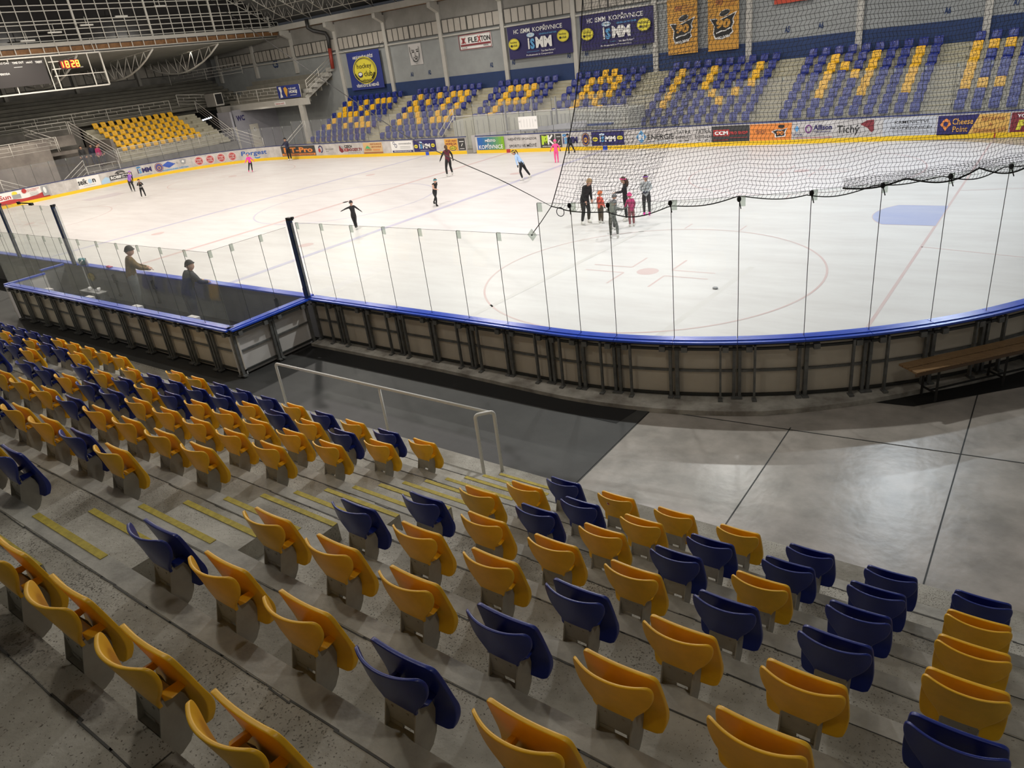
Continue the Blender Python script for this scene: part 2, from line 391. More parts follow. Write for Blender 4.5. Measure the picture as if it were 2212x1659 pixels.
# ---------------- near seating terrace ----------------
EN=lambda k:(-17.2253-.3675*(2*k-1),.1933+.1883*(2*k-1))
XA0,XA1=22.65,23.77
def terrace(name,edge,K,x0,x1,sgn,m,label,y_end,base_z=-.02):
    mb=MB()
    for k in range(1,K+1):
        y,z=edge(k); zp=edge(k-1)[1] if k>1 else base_z; yn=edge(k+1)[0] if k<K else y_end
        mb.add([(x0,y,zp),(x1,y,zp),(x1,y,z),(x0,y,z)],[(0,1,2,3)] if sgn<0 else [(3,2,1,0)])
        mb.add([(x0,y,z),(x1,y,z),(x1,yn,z),(x0,yn,z)],[(0,1,2,3)] if sgn<0 else [(3,2,1,0)])
    for x in (x0,x1):
        for k in range(1,K+1):
            y,z=edge(k); yn=edge(k+1)[0] if k<K else y_end
            mb.add([(x,y,-.02),(x,yn,-.02),(x,yn,z),(x,y,z)],[(0,1,2,3)])
    return mb
mbt=terrace('',EN,10,-6,36,-1,conc,'',-27.0)
mbt.box((15,-17.2,-.008),(42,.79,.02),0)
random.seed(3)
for k in range(1,11):
    y,z=EN(k); x=-2.0
    while x<33:
        ln=random.uniform(.12,.5); w=random.uniform(.004,.012)
        if random.random()<.975:
            yy=y-.150+random.uniform(-.006,.006)
            mbt.beam((x,yy,z+.002),(x+ln,yy+random.uniform(-.008,.008),z+.002),w,.004,1)
        x+=ln*.93
    for xj in (1.2,7.4,13.5,19.7,25.9):
        mbt.beam((xj+.2*(k%2),y-.01,z+.0008),(xj+.2*(k%2),y-.15,z+.0008),.007,.003,1)
struct(mbt,'seating_terrace',[conc,darkf],'worn grey concrete terrace of the near stand')
nose=mat('pale_nosing_concrete',(.44,.43,.385),.8,amt=.3,scale=5,bump=.2,bscale=30)
mb=MB()
for k in range(1,9):
    y,z=EN(k); mb.box((15,y-.07,z+.001),(42,.142,.004),0)
struct(mb,'trim_1',[nose],'paler nosing strips along the edges of the terrace steps')
mb=MB(); ms=MB()
for k in range(1,11):
    y,z=EN(k); h=.1883
    mb.box(((XA0+XA1)/2,y+.3675/2,z-h-h/2),(XA1-XA0,.3675,h-.002),0)
    jit=.0
    ms.box(((XA0+XA1)/2,y+.3675-.03,z-h+.0035),(XA1-XA0,.055,.004))
    ms.box(((XA0+XA1)/2,y-.03,z+.0055),(XA1-XA0,.055,.004))
struct(mb,'aisle_step',[conc],'concrete half steps of the near stand aisle')
struct(ms,'trim_2',[yellow_line],'worn yellow paint on the step edges of the near aisle')
mb=MB(); 
for x in [i*.115 for i in range(-20,128)]:
    for y in (-16.86,-17.12): mb.box((x,y,.006),(.055,.035,.006))
struct(mb,'trim_3',[nose],'two rows of pale studs on the walkway edge')
# ---------------- far stand ----------------
EF=lambda k:(17.99+.7221*(k-2),.38+.381*(k-1))
X0S={1:-23.71,2:-15.18,3:-6.75,4:.165,5:7.48,6:15.90,7:24.10}
NC={1:10,2:10,3:8,4:8,5:10,6:10,7:5}
mbt=terrace('',EF,9,-24.75,33,1,conc_far,'',23.45)
struct(mbt,'seating_terrace',[conc_far],'pale yellowish concrete terrace of the far stand')
mb=MB(); ms=MB()
ais=[(-24.72,-24.0)]+[(X0S[i]+(NC[i]-1)*.703+.42,X0S[i+1]-.42) for i in range(1,7)]
for a,b in ais:
    for k in range(1,10):
        y,z=EF(k); h=.1905
        mb.box(((a+b)/2,y-.18,z-h-h/2),(b-a,.36,h-.002)); ms.box(((a+b)/2,y-.33,z-h+.003),(b-a,.06,.006)); ms.box(((a+b)/2,y+.03,z+.003),(b-a,.06,.006))
struct(mb,'aisle_step',[conc_far],'pale half steps in the aisles of the far stand')
struct(ms,'trim_4',[yellow_line],'yellow step edges in the aisles of the far stand')
# ---------------- far wall ----------------
YF=23.42
mb=MB(); mb.box((-5,YF+.1,5.0),(78,.2,10.4),0); struct(mb,'wall_far',[wallg],'grey painted wall behind the far stand')
mb=MB(); mb.box((-5,YF-.02,9.25),(78,.04,1.25),0); struct(mb,'trim_5',[wallu],'rough grey plaster strip above the high window panels')
mb=MB(); mb.box((4.2,YF-.02,3.98),(57.9,.05,1.10),0); struct(mb,'trim_6',[navyw],'dark blue painted band behind the top seat row')
cols=[-42.7,-36.6,-30.5,-24.45,-18.4,-12.35,-6.3,-.2,5.86,12.0,18.2,24.25,30.4]
lower=[3.2]*13
for i,x in enumerate(cols):
    mb=MB(); zb=6.3 if x<-25 else 3.3
    if abs(x+24.45)<.1: zb=2.6
    mb.box((x,YF-.10,(zb+9.7)/2),(.34,.20,9.7-zb)); mb.prism([(x-.17,YF-.20,9.9),(x-.17,YF-1.05,9.9),(x-.17,YF-1.05,9.55),(x-.17,YF-.2,9.15)],[(x+.17,YF-.20,9.9),(x+.17,YF-1.05,9.9),(x+.17,YF-1.05,9.55),(x+.17,YF-.2,9.15)])
    struct(mb,'wall_column',[pcol],'pale column on the far wall')
mb=MB()
mb.box((-3,YF-.75,10.12),(70,.5,.42),0); struct(mb,'roof_beam',[pcol],'pale eaves beam above the far wall')
mb=MB(); mb.box((-3,YF-.25,9.93),(70,.5,.06),0); struct(mb,'trim_7',[woodst],'brown boarding under the eaves')
wn=0
for a,b in zip(cols[:-1],cols[1:]):
    wn+=1; xa,xb=a+.22,b-.22
    w=struct(MB(),f'window_{wn}',[winp]) if False else None
    m1=MB(); m1.box(((xa+xb)/2,YF-.06,8.13),(xb-xa,.04,.92))
    w=m1.build(f'window_{wn}',winp); tag(w,kind='structure')
    m2=MB(); n=9
    for i in range(n+1): m2.box((xa+(xb-xa)*i/n,YF-.09,8.13),(.045 if i!=n//2 else .12,.05,.95),0)
    for z in (7.66,8.60): m2.box(((xa+xb)/2,YF-.09,z),(xb-xa,.06,.05),0)
    m2.build('window_frame',darkf,w)
    m3=MB(); m3.box(((xa+xb)/2,YF-.12,7.45),(xb-xa,.2,.1)); m3.build('window_sill',pcol,w)
# ---------------- main roof ----------------
mb=MB()
SL=.52
def zr(y): return 10.35+SL*(YF-abs(y)) if y>0 else 10.35+SL*(YF-min(abs(y),YF)) 
XE=-32.0
mb.add([(XE,YF+.2,10.3+.35),(34,YF+.2,10.3+.35),(34,0,10.35+SL*YF+.35),(XE,0,10.35+SL*YF+.35)],[(0,1,2,3)])
mb.add([(XE,-30,10.3+.35-2.0),(34,-30,10.3+.35-2.0),(34,0,10.35+SL*YF+.35),(XE,0,10.35+SL*YF+.35)],[(3,2,1,0)])
struct(mb,'ceiling',[ceilm],'dark underside of the hall roof')
def truss(name,p,q,h,n,label,m=white_m,r=.035,up=(0,0,1)):
    p=Vector(p);q=Vector(q);u=Vector(up)*h; mb=MB()
    mb.tube([p,q],r,6,0); mb.tube([p+u,q+u],r,6,0)
    for i in range(n):
        a=p.lerp(q,i/n);b=p.lerp(q,(i+.5)/n)+u;c=p.lerp(q,(i+1)/n); mb.tube([a,b,c],r*.6,5,0,cap=False)
    return struct(mb,name,[m],label)
# sloping lattice rafters and the purlins between them
for i,x in enumerate([-31.6,-29,-26.4,-23.8,-21.2,-18.6,-16,-13.4,-10.8,-8.2,-5.6,-3,0,3,6,9,12]):
    truss('roof_truss',(x,YF-.6,10.35),(x+.01,7.0,10.35+SL*(YF-.6-7.0)),1.0,18,'white lattice rafter of the hall roof',offw)
for j,y in enumerate([21.9,20.4,18.9,17.4,15.9,14.4]):
    truss('roof_truss',(XE+.2,y,10.35+SL*(YF-.6-y)),(8,y,10.35+SL*(YF-.6-y)),1.0,30,'white lattice purlin of the hall roof',offw,.028)
# ---------------- glazed end wall above the left stand ----------------
mb=MB(); mb.box((XE-.08,-1,16.2),(.06,49,12.0)); g=tag(mb.build('window_20',night),'dark night glazing of the left end wall',kind='structure')
zs=[10.42,10.75,11.12,11.5,11.72,12.36,12.72,13.5,14.3]
m2=MB()
for z in zs: m2.box((XE,-1,z),(.06,49,.055))
i=0; y=-9.0
ys=[.53-5*.955+.955*k for k in range(30)]
for k,y in enumerate(ys):
    thick=(k-10)%6==0
    m2.box((XE+.02,y,12.9),(.10 if thick else .06,.14 if thick else .055,5.4))
m2.build('window_frame',offw,g)
mb=MB(); mb.box((XE+.1,-1,10.17),(.30,49,.26)); struct(mb,'roof_beam',[pcol],'pale beam under the glazed end wall')
mb=MB(); mb.box((XE-.3,-1,9.83),(.3,49,.34),0)
struct(mb,'trim_8',[woodst],'brown boarding below the glazed end wall')
mb=MB()
for k in range(34): mb.tube([(XE+.05,-9+.955*k,10.1),(XE+.05,-9+.955*k,9.62)],.04,6)
mb.tube([(XE+.1,-25,9.62),(XE+.1,23.2,9.62)],.05,6); mb.tube([(XE+.15,-25,9.45),(XE+.15,23.2,9.45)],.03,6)
struct(mb,'trim_9',[offw],'white pipe rail under the brown boarding')
# low roof over the left stand
mb=MB(); XB=-46.0
for k in range(36):
    x0=XE-.4+(XB-XE+.4)*k/36; x1=XE-.4+(XB-XE+.4)*(k+1)/36; z0=9.55-.35*k/36*2; z1=9.55-.35*(k+1)/36*2
    xm=(x0+x1)/2; zm=(z0+z1)/2-.13
    mb.add([(x0,-26,z0),(x0,YF,z0),(xm,YF,zm),(xm,-26,zm)],[(0,1,2,3)]); mb.add([(xm,-26,zm),(xm,YF,zm),(x1,YF,z1),(x1,-26,z1)],[(0,1,2,3)])
struct(mb,'ceiling_low',[corr],'corrugated low roof over the left stand')
for j,y in enumerate([-7.2,-1.1,4.9,11.0,17.1]):
    mb=MB(); n=9; top=[];bot=[]
    for i in range(n+1):
        t=i/n; x=XE-.5+(XB-XE+.6)*t; top.append((x,y,9.4-.55*t)); bot.append((x,y,9.4-.55*t-1.55*math.sin(PI*t)**.85))
    mb.tube(top,.05,6); mb.tube(bot,.07,6)
    for i in range(1,n): mb.tube([top[i],bot[i]],.028,5); mb.tube([top[i],bot[i+1] if i<n/2 else bot[i-1]],.028,5)
    struct(mb,'roof_truss',[offw],'white bow shaped truss under the low roof')
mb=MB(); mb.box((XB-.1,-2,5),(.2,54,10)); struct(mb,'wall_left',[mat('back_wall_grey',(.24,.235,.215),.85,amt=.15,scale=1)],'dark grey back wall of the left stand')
wn=21
for a in [-14,-8,-2,4.2,10.3,16.4]:
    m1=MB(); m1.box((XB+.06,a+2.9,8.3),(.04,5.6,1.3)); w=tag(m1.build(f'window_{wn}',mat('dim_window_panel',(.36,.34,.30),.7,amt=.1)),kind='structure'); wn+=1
    m2=MB()
    for i in range(8): m2.box((XB+.1,a+.1+.8*i,8.3),(.05,.05,1.35))
    for z in (7.64,8.96): m2.box((XB+.1,a+2.9,z),(.06,5.6,.05))
    m2.build('window_frame',darkf,w)
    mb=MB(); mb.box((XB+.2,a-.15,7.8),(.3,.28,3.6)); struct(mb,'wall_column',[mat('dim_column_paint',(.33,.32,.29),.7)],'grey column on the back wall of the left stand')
# ---------------- left stand ----------------
XS0=-38.05; SD=.724; SH=.375
def EL(k): return (-34.0-SD*(k-1), 1.75+SH*(k-1))      # edge of row k, tread z
ystL,ystR=6.3,16.6
mb=MB()
for k in range(1,8):
    x,z=EL(k); xn=EL(k+1)[0]; zp=EL(k-1)[1] if k>1 else 1.3
    mb.box(((x+xn)/2,(ystL+ystR)/2,z/2),(abs(xn-x),ystR-ystL,z))
for k in range(1,8):
    x,z=EL(k)
    for yc,w in ((16.0,1.0),): mb.box((x+.18,yc,z-.28),(.36,w,.19))
struct(mb,'seating_terrace',[conc_far],'pale concrete terrace under the yellow seats of the left stand')
mb=MB()
for k in range(9):
    z=4.6+.295*k; x=-38.9-.78*k
    mb.box((x-.45,1.0,z-.12),(.95,44.5,.26))
    mb.box((x-.86,1.0,z-.32),(.1,44.5,.5))
struct(mb,'bench_terrace',[benchc],'dim rows of long grey benches rising behind the yellow seats')
mb=MB(); mb.box((-38.95,-5.0,2.2),(.3,22.0,4.4)); struct(mb,'wall_left_inner',[conc_dark],'dark concrete parapet below the benches')
mb=MB(); mb.box((-33.6,11.2,.65),(.8,11.5,1.32)); struct(mb,'podium',[mat('grey_tarpaulin',(.19,.19,.185),.7,amt=.3,scale=1.5,bump=.4,bscale=2)],'low podium wrapped in grey sheeting behind the left boards')
mb=MB(); mb.box((-34.6,-6.5,1.95),(1.0,15.6,3.9)); struct(mb,'wall_podium',[conc_wall],'stained concrete wall at the left edge behind the boards')
mb=MB(); mb.box((-35.95,2.25,3.55),(.3,3.7,.8)); mb.box((-37.0,2.1,2.7),(2.9,3.6,.25)); mb.box((-38.6,3.3,1.3),(.2,5.8,2.8)); mb.box((-36.4,6.15,1.6),(4.4,.25,3.2)); struct(mb,'vomitory_wall',[conc_wall],'concrete walls round the exit tunnel in the left stand')
def railing(pts,h,label,group='white tube railings',posts=None,n_r=3,m=offw,r=.026,tick=True,name='railing'):
    t=thing(name,label,'railing',pts[0],group=group); o=Vector(pts[0])
    pts=[Vector(p)-o for p in pts]
    mb=MB()
    for j in range(n_r): 
        z=h*(1-.27*j); mb.tube([p+Vector((0,0,z)) for p in pts],r if j==0 else r*.6,6)
    mb.build('rails',m,t)
    for i,p in enumerate(pts):
        if posts and i<len(pts)-1:
            k=max(1,int((pts[i+1]-p).length/posts))
            for q in range(k):
                c=p.lerp(pts[i+1],q/k); m2=MB(); m2.tube([c,c+Vector((0,0,h))],r,6); m2.build('post',m,t)
        elif not posts or i==len(pts)-1: m2=MB(); m2.tube([p,p+Vector((0,0,h))],r,6); m2.build('post',m,t)
    if tick:
        mb=MB()
        for a,b in zip(pts[:-1],pts[1:]):
            L=(b-a).length; k=int(L/.5)
            for i in range(1,k):
                c=a.lerp(b,i/k); j=i%2
                mb.tube([c+Vector((0,0,h*(1-.27*j))),c+Vector((0,0,h*(1-.27*(j+1))))],r*.5,5)
            if n_r>3:
                pass
        mb.build('spacers',m,t)
    return t
railing([(-33.4,6.0,1.31),(-33.4,16.9,1.31)],1.15,'white railing along the podium in front of the yellow seats',posts=2.8,n_r=4)
railing([(-38.8,-6,4.42),(-38.8,14.65,4.42)],.98,'white railing between the yellow seats and the dim benches',posts=2.6,n_r=4)
railing([(-34.1,-8,3.0),(-34.1,2.0,3.0)],1.0,'white railing on top of the stained concrete wall',posts=3.0,n_r=4)
railing([(-35.9,.6,3.95),(-35.9,3.9,3.95)],1.0,'white railing above the exit tunnel opening',posts=3.2,n_r=3)
railing([(-35.6,3.9,3.95),(-33.5,5.9,1.35)],1.0,'sloping stair railing left of the yellow seats',posts=4,n_r=4,tick=False)
railing([(-35.9,.6,3.95),(-34.4,2.0,2.9)],1.0,'short sloping railing at the left edge of the exit tunnel',posts=4,n_r=3,tick=False)
railing([(-32.9,2.9,-.02),(-32.9,5.5,-.02)],1.6,'white railing below the group of spectators',posts=2.4,n_r=4)
railing([(-32.8,2.8,1.0),(-32.6,.6,-.3)],1.1,'sloping white stair railing behind the left boards',posts=3,n_r=4,tick=False)
railing([(-33.0,-3.2,.7),(-32.6,-1.2,-.4)],1.1,'sloping white railing at the left edge of the photo',posts=3,n_r=4,tick=False)
railing([(-38.3,16.9,4.05),(-33.9,17.1,1.3)],1.0,'long sloping stair railing right of the yellow seats',posts=2.6,n_r=4,tick=False)
railing([(-33.4,16.9,1.31),(-32.6,19.2,.1)],1.1,'sloping stair railing right of the podium',posts=3,n_r=4,tick=False)
railing([(-39.6,16.0,4.8),(-38.9,19.4,4.4)],1.0,'railing beside the grey duct box',posts=2,n_r=4)
# passage with toilets, beam and the upper rows over it
mb=MB(); mb.box((-32.0,19.55,3.98),(13.6,.3,.55)); struct(mb,'roof_beam',[pcol],'pale lintel beam over the toilets passage')
mb=MB(); mb.box((-26.2,19.5,1.85),(.42,.4,3.7)); struct(mb,'wall_column',[pcol],'pale post under the right end of the lintel beam')
mb=MB(); mb.box((-35.3,21.0,1.9),(.2,5.0,3.9),0); mb.box((-35.2,17.6,1.9),(2.0,.2,3.8),0)
tw=struct(mb,'wall_toilets',[mat('lilac_grey_wall',(.33,.33,.37),.7,amt=.12,scale=1)],'pale grey wall with the toilet doors')
def vfn(O,U,V_,N): 
    O=Vector(O);U=Vector(U);V_=Vector(V_);N=Vector(N)
    return lambda u,v,o:O+U*u+V_*v+N*o
mb=MB(); mb.box((-35.5,18.9,1.95),(.12,4.6,3.8)); 
pr=Print(vfn((-35.19,19.3,0),(0,1,0),(0,0,1),(1,0,0)),.006); pr.text('WC',-.1,3.1,.9,.5,navy,.04); pr.done('lettering',tw)
for k,(yy,lab) in enumerate(((18.0,'left'),(20.4,'right'))):
    mb=MB(); mb.box((-35.14,yy,1.2),(.06,.95,2.4)); d=struct(mb,f'door_{k+1}',[mat('cream_door',(.55,.53,.47),.5)],f'cream toilet door on the {lab}')
    pr=Print(vfn((-35.10,yy,0),(0,1,0),(0,0,1),(1,0,0)),.006); pr.rect(-.12,1.75,.12,2.1,wpr); pr.text('T',0,1.92,.16,.26,ink,.05); pr.done('lettering',d)
    mb=MB(); mb.tube([(-35.05,yy+.35,1.05),(-35.05,yy+.22,1.05)],.02,6); mb.build('door_handle',darkst,d)
mb=MB()
for k in range(6): mb.box((-31.5,20.1+.75*k,4.6+.36*k-.15),(11,.78,.36)); mb.box((-31.5,20.45+.75*k,4.45+.36*k-.3),(11,.08,.5))
struct(mb,'bench_terrace',[mat('pale_bench_planks',(.27,.26,.22),.7,amt=.2,scale=1.5)],'pale bench rows above the toilets passage')
mb=MB()
for k in range(5): mb.box((-25.95,20.3+.75*k,4.78+.36*k),(.7,.4,.34))
mb.beam((-25.9,19.9,4.2),(-25.9,23.3,5.9),.12,.3); struct(mb,'upper_steps',[pcol],'pale concrete steps beside the upper bench rows')
railing([(-38.2,19.4,4.35),(-25.8,19.4,4.35)],1.02,'long white railing above the lintel beam',posts=3.1,n_r=5)
railing([(-25.6,20.0,4.6),(-25.6,23.2,6.2)],1.0,'sloping white railing beside the upper steps',posts=1.4,n_r=4,tick=False)
railing([(-25.2,16.0,-.02),(-25.2,18.6,1.5)],1.0,'sloping white stair railing at the left end of the far stand',posts=2.5,n_r=2,tick=False)
railing([(-45.0,19.0,6.7),(-38.6,23.1,6.9)],1.0,'dim railing in front of the windows in the far left corner',posts=3.0,n_r=4)
mb=MB(); mb.box((-37.3,18.35,4.95),(1.5,.9,1.15)); mb.box((-36.3,18.4,4.0),(.7,1.0,.6))
t=tag(mb.build('air_duct',mat('duct_grey',(.25,.24,.22),.6)),'grey duct box with a black mouth beside the long upper railing','air duct')
m2=MB(); m2.box((-36.53,18.35,4.98),(.04,.85,1.05),0); m2.build('frame',offw,t); m2=MB(); m2.box((-36.50,18.35,4.98),(.04,.7,.9)); m2.build('mouth',ink,t)
# drain pipe
t=thing('drain_pipe','black drain pipe turning red down the far wall left of the club banner','pipe',(-25,23,6))
mb=MB(); mb.tube([(-1.35,-.85,4.4),(-1.35,-.85,3.7),(-1.2,-.5,3.45),(-.15,-.05,3.10),(.0,.0,2.7),(-.1,0,1.9)],.16,10); mb.build('upper_pipe',mat('black_pipe',(.03,.03,.03),.5),t)
mb=MB(); mb.tube([(-.1,0,1.9),(-.2,0,.25)],.16,10); mb.build('lower_pipe',mat('red_pipe',(.30,.04,.025),.5),t)
# near side enclosure behind the viewer
mb=MB(); mb.box((1,-30.1,4.5),(70,.2,9)); struct(mb,'wall_near',[wallg],'grey wall behind the near stand')
mb=MB(); mb.box((34.1,-3,8),(.2,56,17)); struct(mb,'wall_right',[wallg],'grey wall at the right end of the hall')
# ---------------- tip-up seats ----------------
def lerp_tab(tab,z):
    for (z0,a),(z1,b) in zip(tab[:-1],tab[1:]):
        if z0>=z>=z1: return a+(b-a)*(z0-z)/(z0-z1)
    return tab[-1][1] if z<tab[-1][0] else tab[0][1]
BACK=[(.815,.180),(.808,.203),(.79,.216),(.76,.221),(.725,.219),(.695,.211),(.668,.199),(.64,.182),(.612,.160),(.588,.140),(.565,.124),(.54,.110),(.515,.104)]
PAN=[(.79,.170),(.782,.196),(.765,.208),(.70,.214),(.60,.220),(.50,.222),(.42,.219),(.375,.205),(.36,.175)]
def shell(tab,yf,th,nu,zs,mi=0,mb=None,notch=None):
    mb=mb or MB(); fr=[];bk=[]
    for z in zs:
        hw=lerp_tab(tab,z)
        for i in range(nu+1):
            x=-hw+2*hw*i/nu; y=yf(x,z); t=th(x,z) if callable(th) else th
            fr.append((x,y+t/2,z)); bk.append((x,y-t/2,z))
    n=len(fr); F=[]; w=nu+1; R=len(zs)
    keep=lambda i,j: not(notch and notch((fr[j*w+i][0]+fr[j*w+i+1][0])/2,(zs[j]+zs[j+1])/2))
    K={(i,j) for j in range(R-1) for i in range(nu) if keep(i,j)}
    for (i,j) in K:
        a,b,c,d=j*w+i,j*w+i+1,(j+1)*w+i+1,(j+1)*w+i
        F.append((a,b,c,d)); F.append((n+a,n+d,n+c,n+b))
        for (ni,nj,p,q) in ((i,j-1,b,a),(i,j+1,d,c),(i-1,j,a,d),(i+1,j,c,b)):
            if (ni,nj) not in K: F.append((p,q,n+q,n+p))
    mb.add(fr+bk,F,mi,True); return mb
def yb(x,z): return .052-.088*(z-.50)/.31+(.074*max(0,(z-.52)/.28)**.6)*(abs(x)/.22)**2.2
def yp(x,z):
    t=(z-.36)/.43
    return .096+.082*min(1,max(0,(1.05-t)/.75))**.95-(.030*max(0,1-t/.22)**1.5)+.016*(abs(x)/.22)**2
def pth(x,z): return .026+.016*max(0,1-abs(z-.44)/.12)
def subdiv(mb,name,mats,lv=1,bev=.006):
    me=mb.mesh(name,mats); bm=bmesh.new(); bm.from_mesh(me); bmesh.ops.remove_doubles(bm,verts=bm.verts,dist=1e-5); bm.to_mesh(me); bm.free()
    o=D.objects.new('t',me); COL.objects.link(o)
    if bev:
        b=o.modifiers.new('b','BEVEL'); b.width=bev; b.segments=2; b.limit_method='ANGLE'; b.angle_limit=.7
    if lv:
        s=o.modifiers.new('s','SUBSURF'); s.levels=lv
    dg=bpy.context.evaluated_depsgraph_get(); m2=D.meshes.new_from_object(o.evaluated_get(dg))
    D.objects.remove(o); D.meshes.remove(me); m2.name=name
    m2.polygons.foreach_set('use_smooth',[True]*len(m2.polygons)); return m2
zsB=[.815,.808,.79,.76,.725,.695,.668,.64,.612,.588,.565,.54,.515]
zsP=[.79,.782,.765,.73,.70,.66,.60,.565,.53,.50,.46,.42,.375,.36]
def back_mb():
    mb=shell(BACK,yb,.020,16,zsB); return mb
def pan_mb(): return shell(PAN,yp,pth,20,zsP)
def ears(mb,mi=0,sides=(-1,1)):
    for s in sides:
        A=[(s*.100,.060,.590),(s*.150,.085,.560),(s*.100,.065,.530)]; B=[(s*.098,.165,.580),(s*.140,.160,.560),(s*.098,.165,.545)]
        if s<0: A=A[::-1];B=B[::-1]
        mb.prism(A,B,mi)
def bracket_mb(mi=0,full=True):
    mb=MB()
    prof=[(.045,.535),(.09,.555),(.128,.545),(.150,.50),(.160,.44),(.155,.37),(.135,.31),(.10,.26),(.05,.235),(.0,.235),(.0,.38)]
    for x in (-.100,.092): mb.prism([(x,y,z) for y,z in prof],[(x+.008,y,z) for y,z in prof],mi)
    mb.box((0,.040,.468),(.186,.010,.135),mi); mb.box((0,.082,.550),(.186,.075,.008),mi)
    mb.box((-.050,.036,.388),(.086,.008,.028),mi); mb.box((.080,.036,.388),(.026,.008,.028),mi); mb.box((0,.020,.325),(.186,.034,.10),mi)
    for x in (-.05,.05): mb.box((x,.034,.50),(.010,.006,.010),mi)
    return mb
def slot_mb(mb,mi): 
    mb.box((0,yp(0,.62)+.017,.628),(.085,.006,.010),mi)
def mesh_back(m): return subdiv(back_mb(),'backrest',[m],1,.0055)
def mesh_pan(m):
    mb=pan_mb(); me=subdiv(mb,'seat_pan',[m],1,.0055); return me
ME={c:(mesh_back(m),mesh_pan(m)) for c,m in (('Y',yellow_p),('B',blue_p))}
ME_ear={}
for c,m in (('Y',yellow_p),('B',blue_p)):
    for sd in (-1,1): _e=MB(); ears(_e,0,(sd,)); ME_ear[c,sd]=subdiv(_e,'hinge_tab',[m],1,.004)
ME_br=bracket_mb().mesh('bracket',[grey_p])
mbx=MB(); slot_mb(mbx,0); mbx.box((0,yp(0,.75)+.019,.748),(.022,.005,.012),1); ME_mark=mbx.mesh('handle_slot',[ink,wpr])
NUM=['zero','first','second','third','fourth','fifth','sixth','seventh','eighth','ninth','tenth','eleventh','twelfth','thirteenth','fourteenth','fifteenth','sixteenth','seventeenth','eighteenth','nineteenth','twentieth','twenty-first','twenty-second']
for _t,_w in ((20,'twenty'),(30,'thirty'),(40,'forty')):
    for _u in range(10):
        _n=_t+_u
        if _n>=len(NUM): NUM.append(f'{_w}-{NUM[_u]}' if _u else _w.replace('y','ieth'))
def near_seat(c,x,k,label,grp):
    y,z=EN(k+1)[0],EN(k)[1]
    nm='yellow_folding_seat' if c=='Y' else 'blue_folding_seat'
    t=thing(nm,label,'seat',(x,y,z),0,grp)
    for n_,me in (('backrest',ME[c][0]),('seat_pan',ME[c][1]),('bracket',ME_br)):
        o=D.objects.new(n_,me); o.parent=t; COL.objects.link(o)
        if n_=='bracket': o['label']='grey mounting bracket'
        if n_=='seat_pan':
            for sd in (-1,1): h=D.objects.new('hinge_tab',ME_ear[c,sd]); h.parent=o; COL.objects.link(h)
    return t
CW={'Y':'yellow','B':'navy blue'}
RIGHT={1:'BBBYYYB',2:'YBBBYBY',3:'YBYBYBY',4:'YBBYYYB',5:'BYYBYYB',6:'YYYBYYY',7:'.YYBYYB',8:'..YYYYY'}
for k,row in RIGHT.items():
    for j,c in enumerate(row):
        if c=='.' : continue
        n=6-j if k<8 else 6-j
        w='directly right of the aisle' if j==6 else f'{NUM[7-j]} seat right of the aisle'
        t=near_seat(c,28.71-.703*j,k,f'{CW[c]} folded seat, {NUM[k]} row from the front, {w}',f'seats right of the near aisle')
        if k==1 and j==5:
            t['label']='yellow folded seat with a white sticker on its back, front row right of aisle'
            mb=MB(); mb.box((-.02,-.020,.735),(.085,.004,.042),0,0,.25); mb.box((-.045,-.0235,.735),(.022,.003,.022),1,0,.25); mb.box((.0,-.0235,.738),(.04,.003,.008),1,0,.25); mb.build('sticker',[wpr,redp],t)
LEFT={1:'YBYBYBBBYY..BYYYYBBBBB',2:'YBYBYBBBBY..YBBYBY',3:'YYYYYBYBYB..YBB',4:'YYYYYBBYBB.BY',5:'YYYYBYYYBB',6:'YBYYBYB',7:'BYYBY'}
LEFT[1]='YBYBYBBBYY..YYYYYBBBBB'
for k,row in LEFT.items():
    for j,c in enumerate(row):
        if c=='.' : continue
        w='directly left of the aisle' if j==0 else f'{NUM[j+1]} seat left of the aisle'
        near_seat(c,22.2-.703*j,k,f'{CW[c]} folded seat, {NUM[k]} row from the front, {w}','seats left of the near aisle')
# far seats: one light mesh each (they are a few pixels wide)
def far_mesh(m):
    mb=MB(); zb=[.815,.79,.73,.668,.612,.565,.515]; shell(BACK,yb,.02,6,zb,0,mb)
    zp=[.79,.765,.70,.60,.555,.50,.42,.36]; shell(PAN,yp,pth,10,zp,0,mb)
    b=bracket_mb(1); mb.add(b.v,b.f,1)
    mb.box((0,yp(0,.62)+.020,.628),(.10,.008,.016),2); mb.box((0,yp(0,.75)+.018,.748),(.028,.006,.02),3)
    return mb.mesh('far_seat',[m,grey_p,ink,wpr if m is blue_p else ink])
FM={'Y':far_mesh(yellow_p),'B':far_mesh(blue_p)}
def far_seat(c,x,y,z,rz,label,grp):
    o=D.objects.new('yellow_folding_seat' if c=='Y' else 'blue_folding_seat',FM[c]); COL.objects.link(o)
    o.location=(x,y,z-.03); o.rotation_euler=(0,0,rz); o.scale=(1.0,1,1.06); return tag(o,label,'seat',grp)
B10='BBBBBBBBBB'
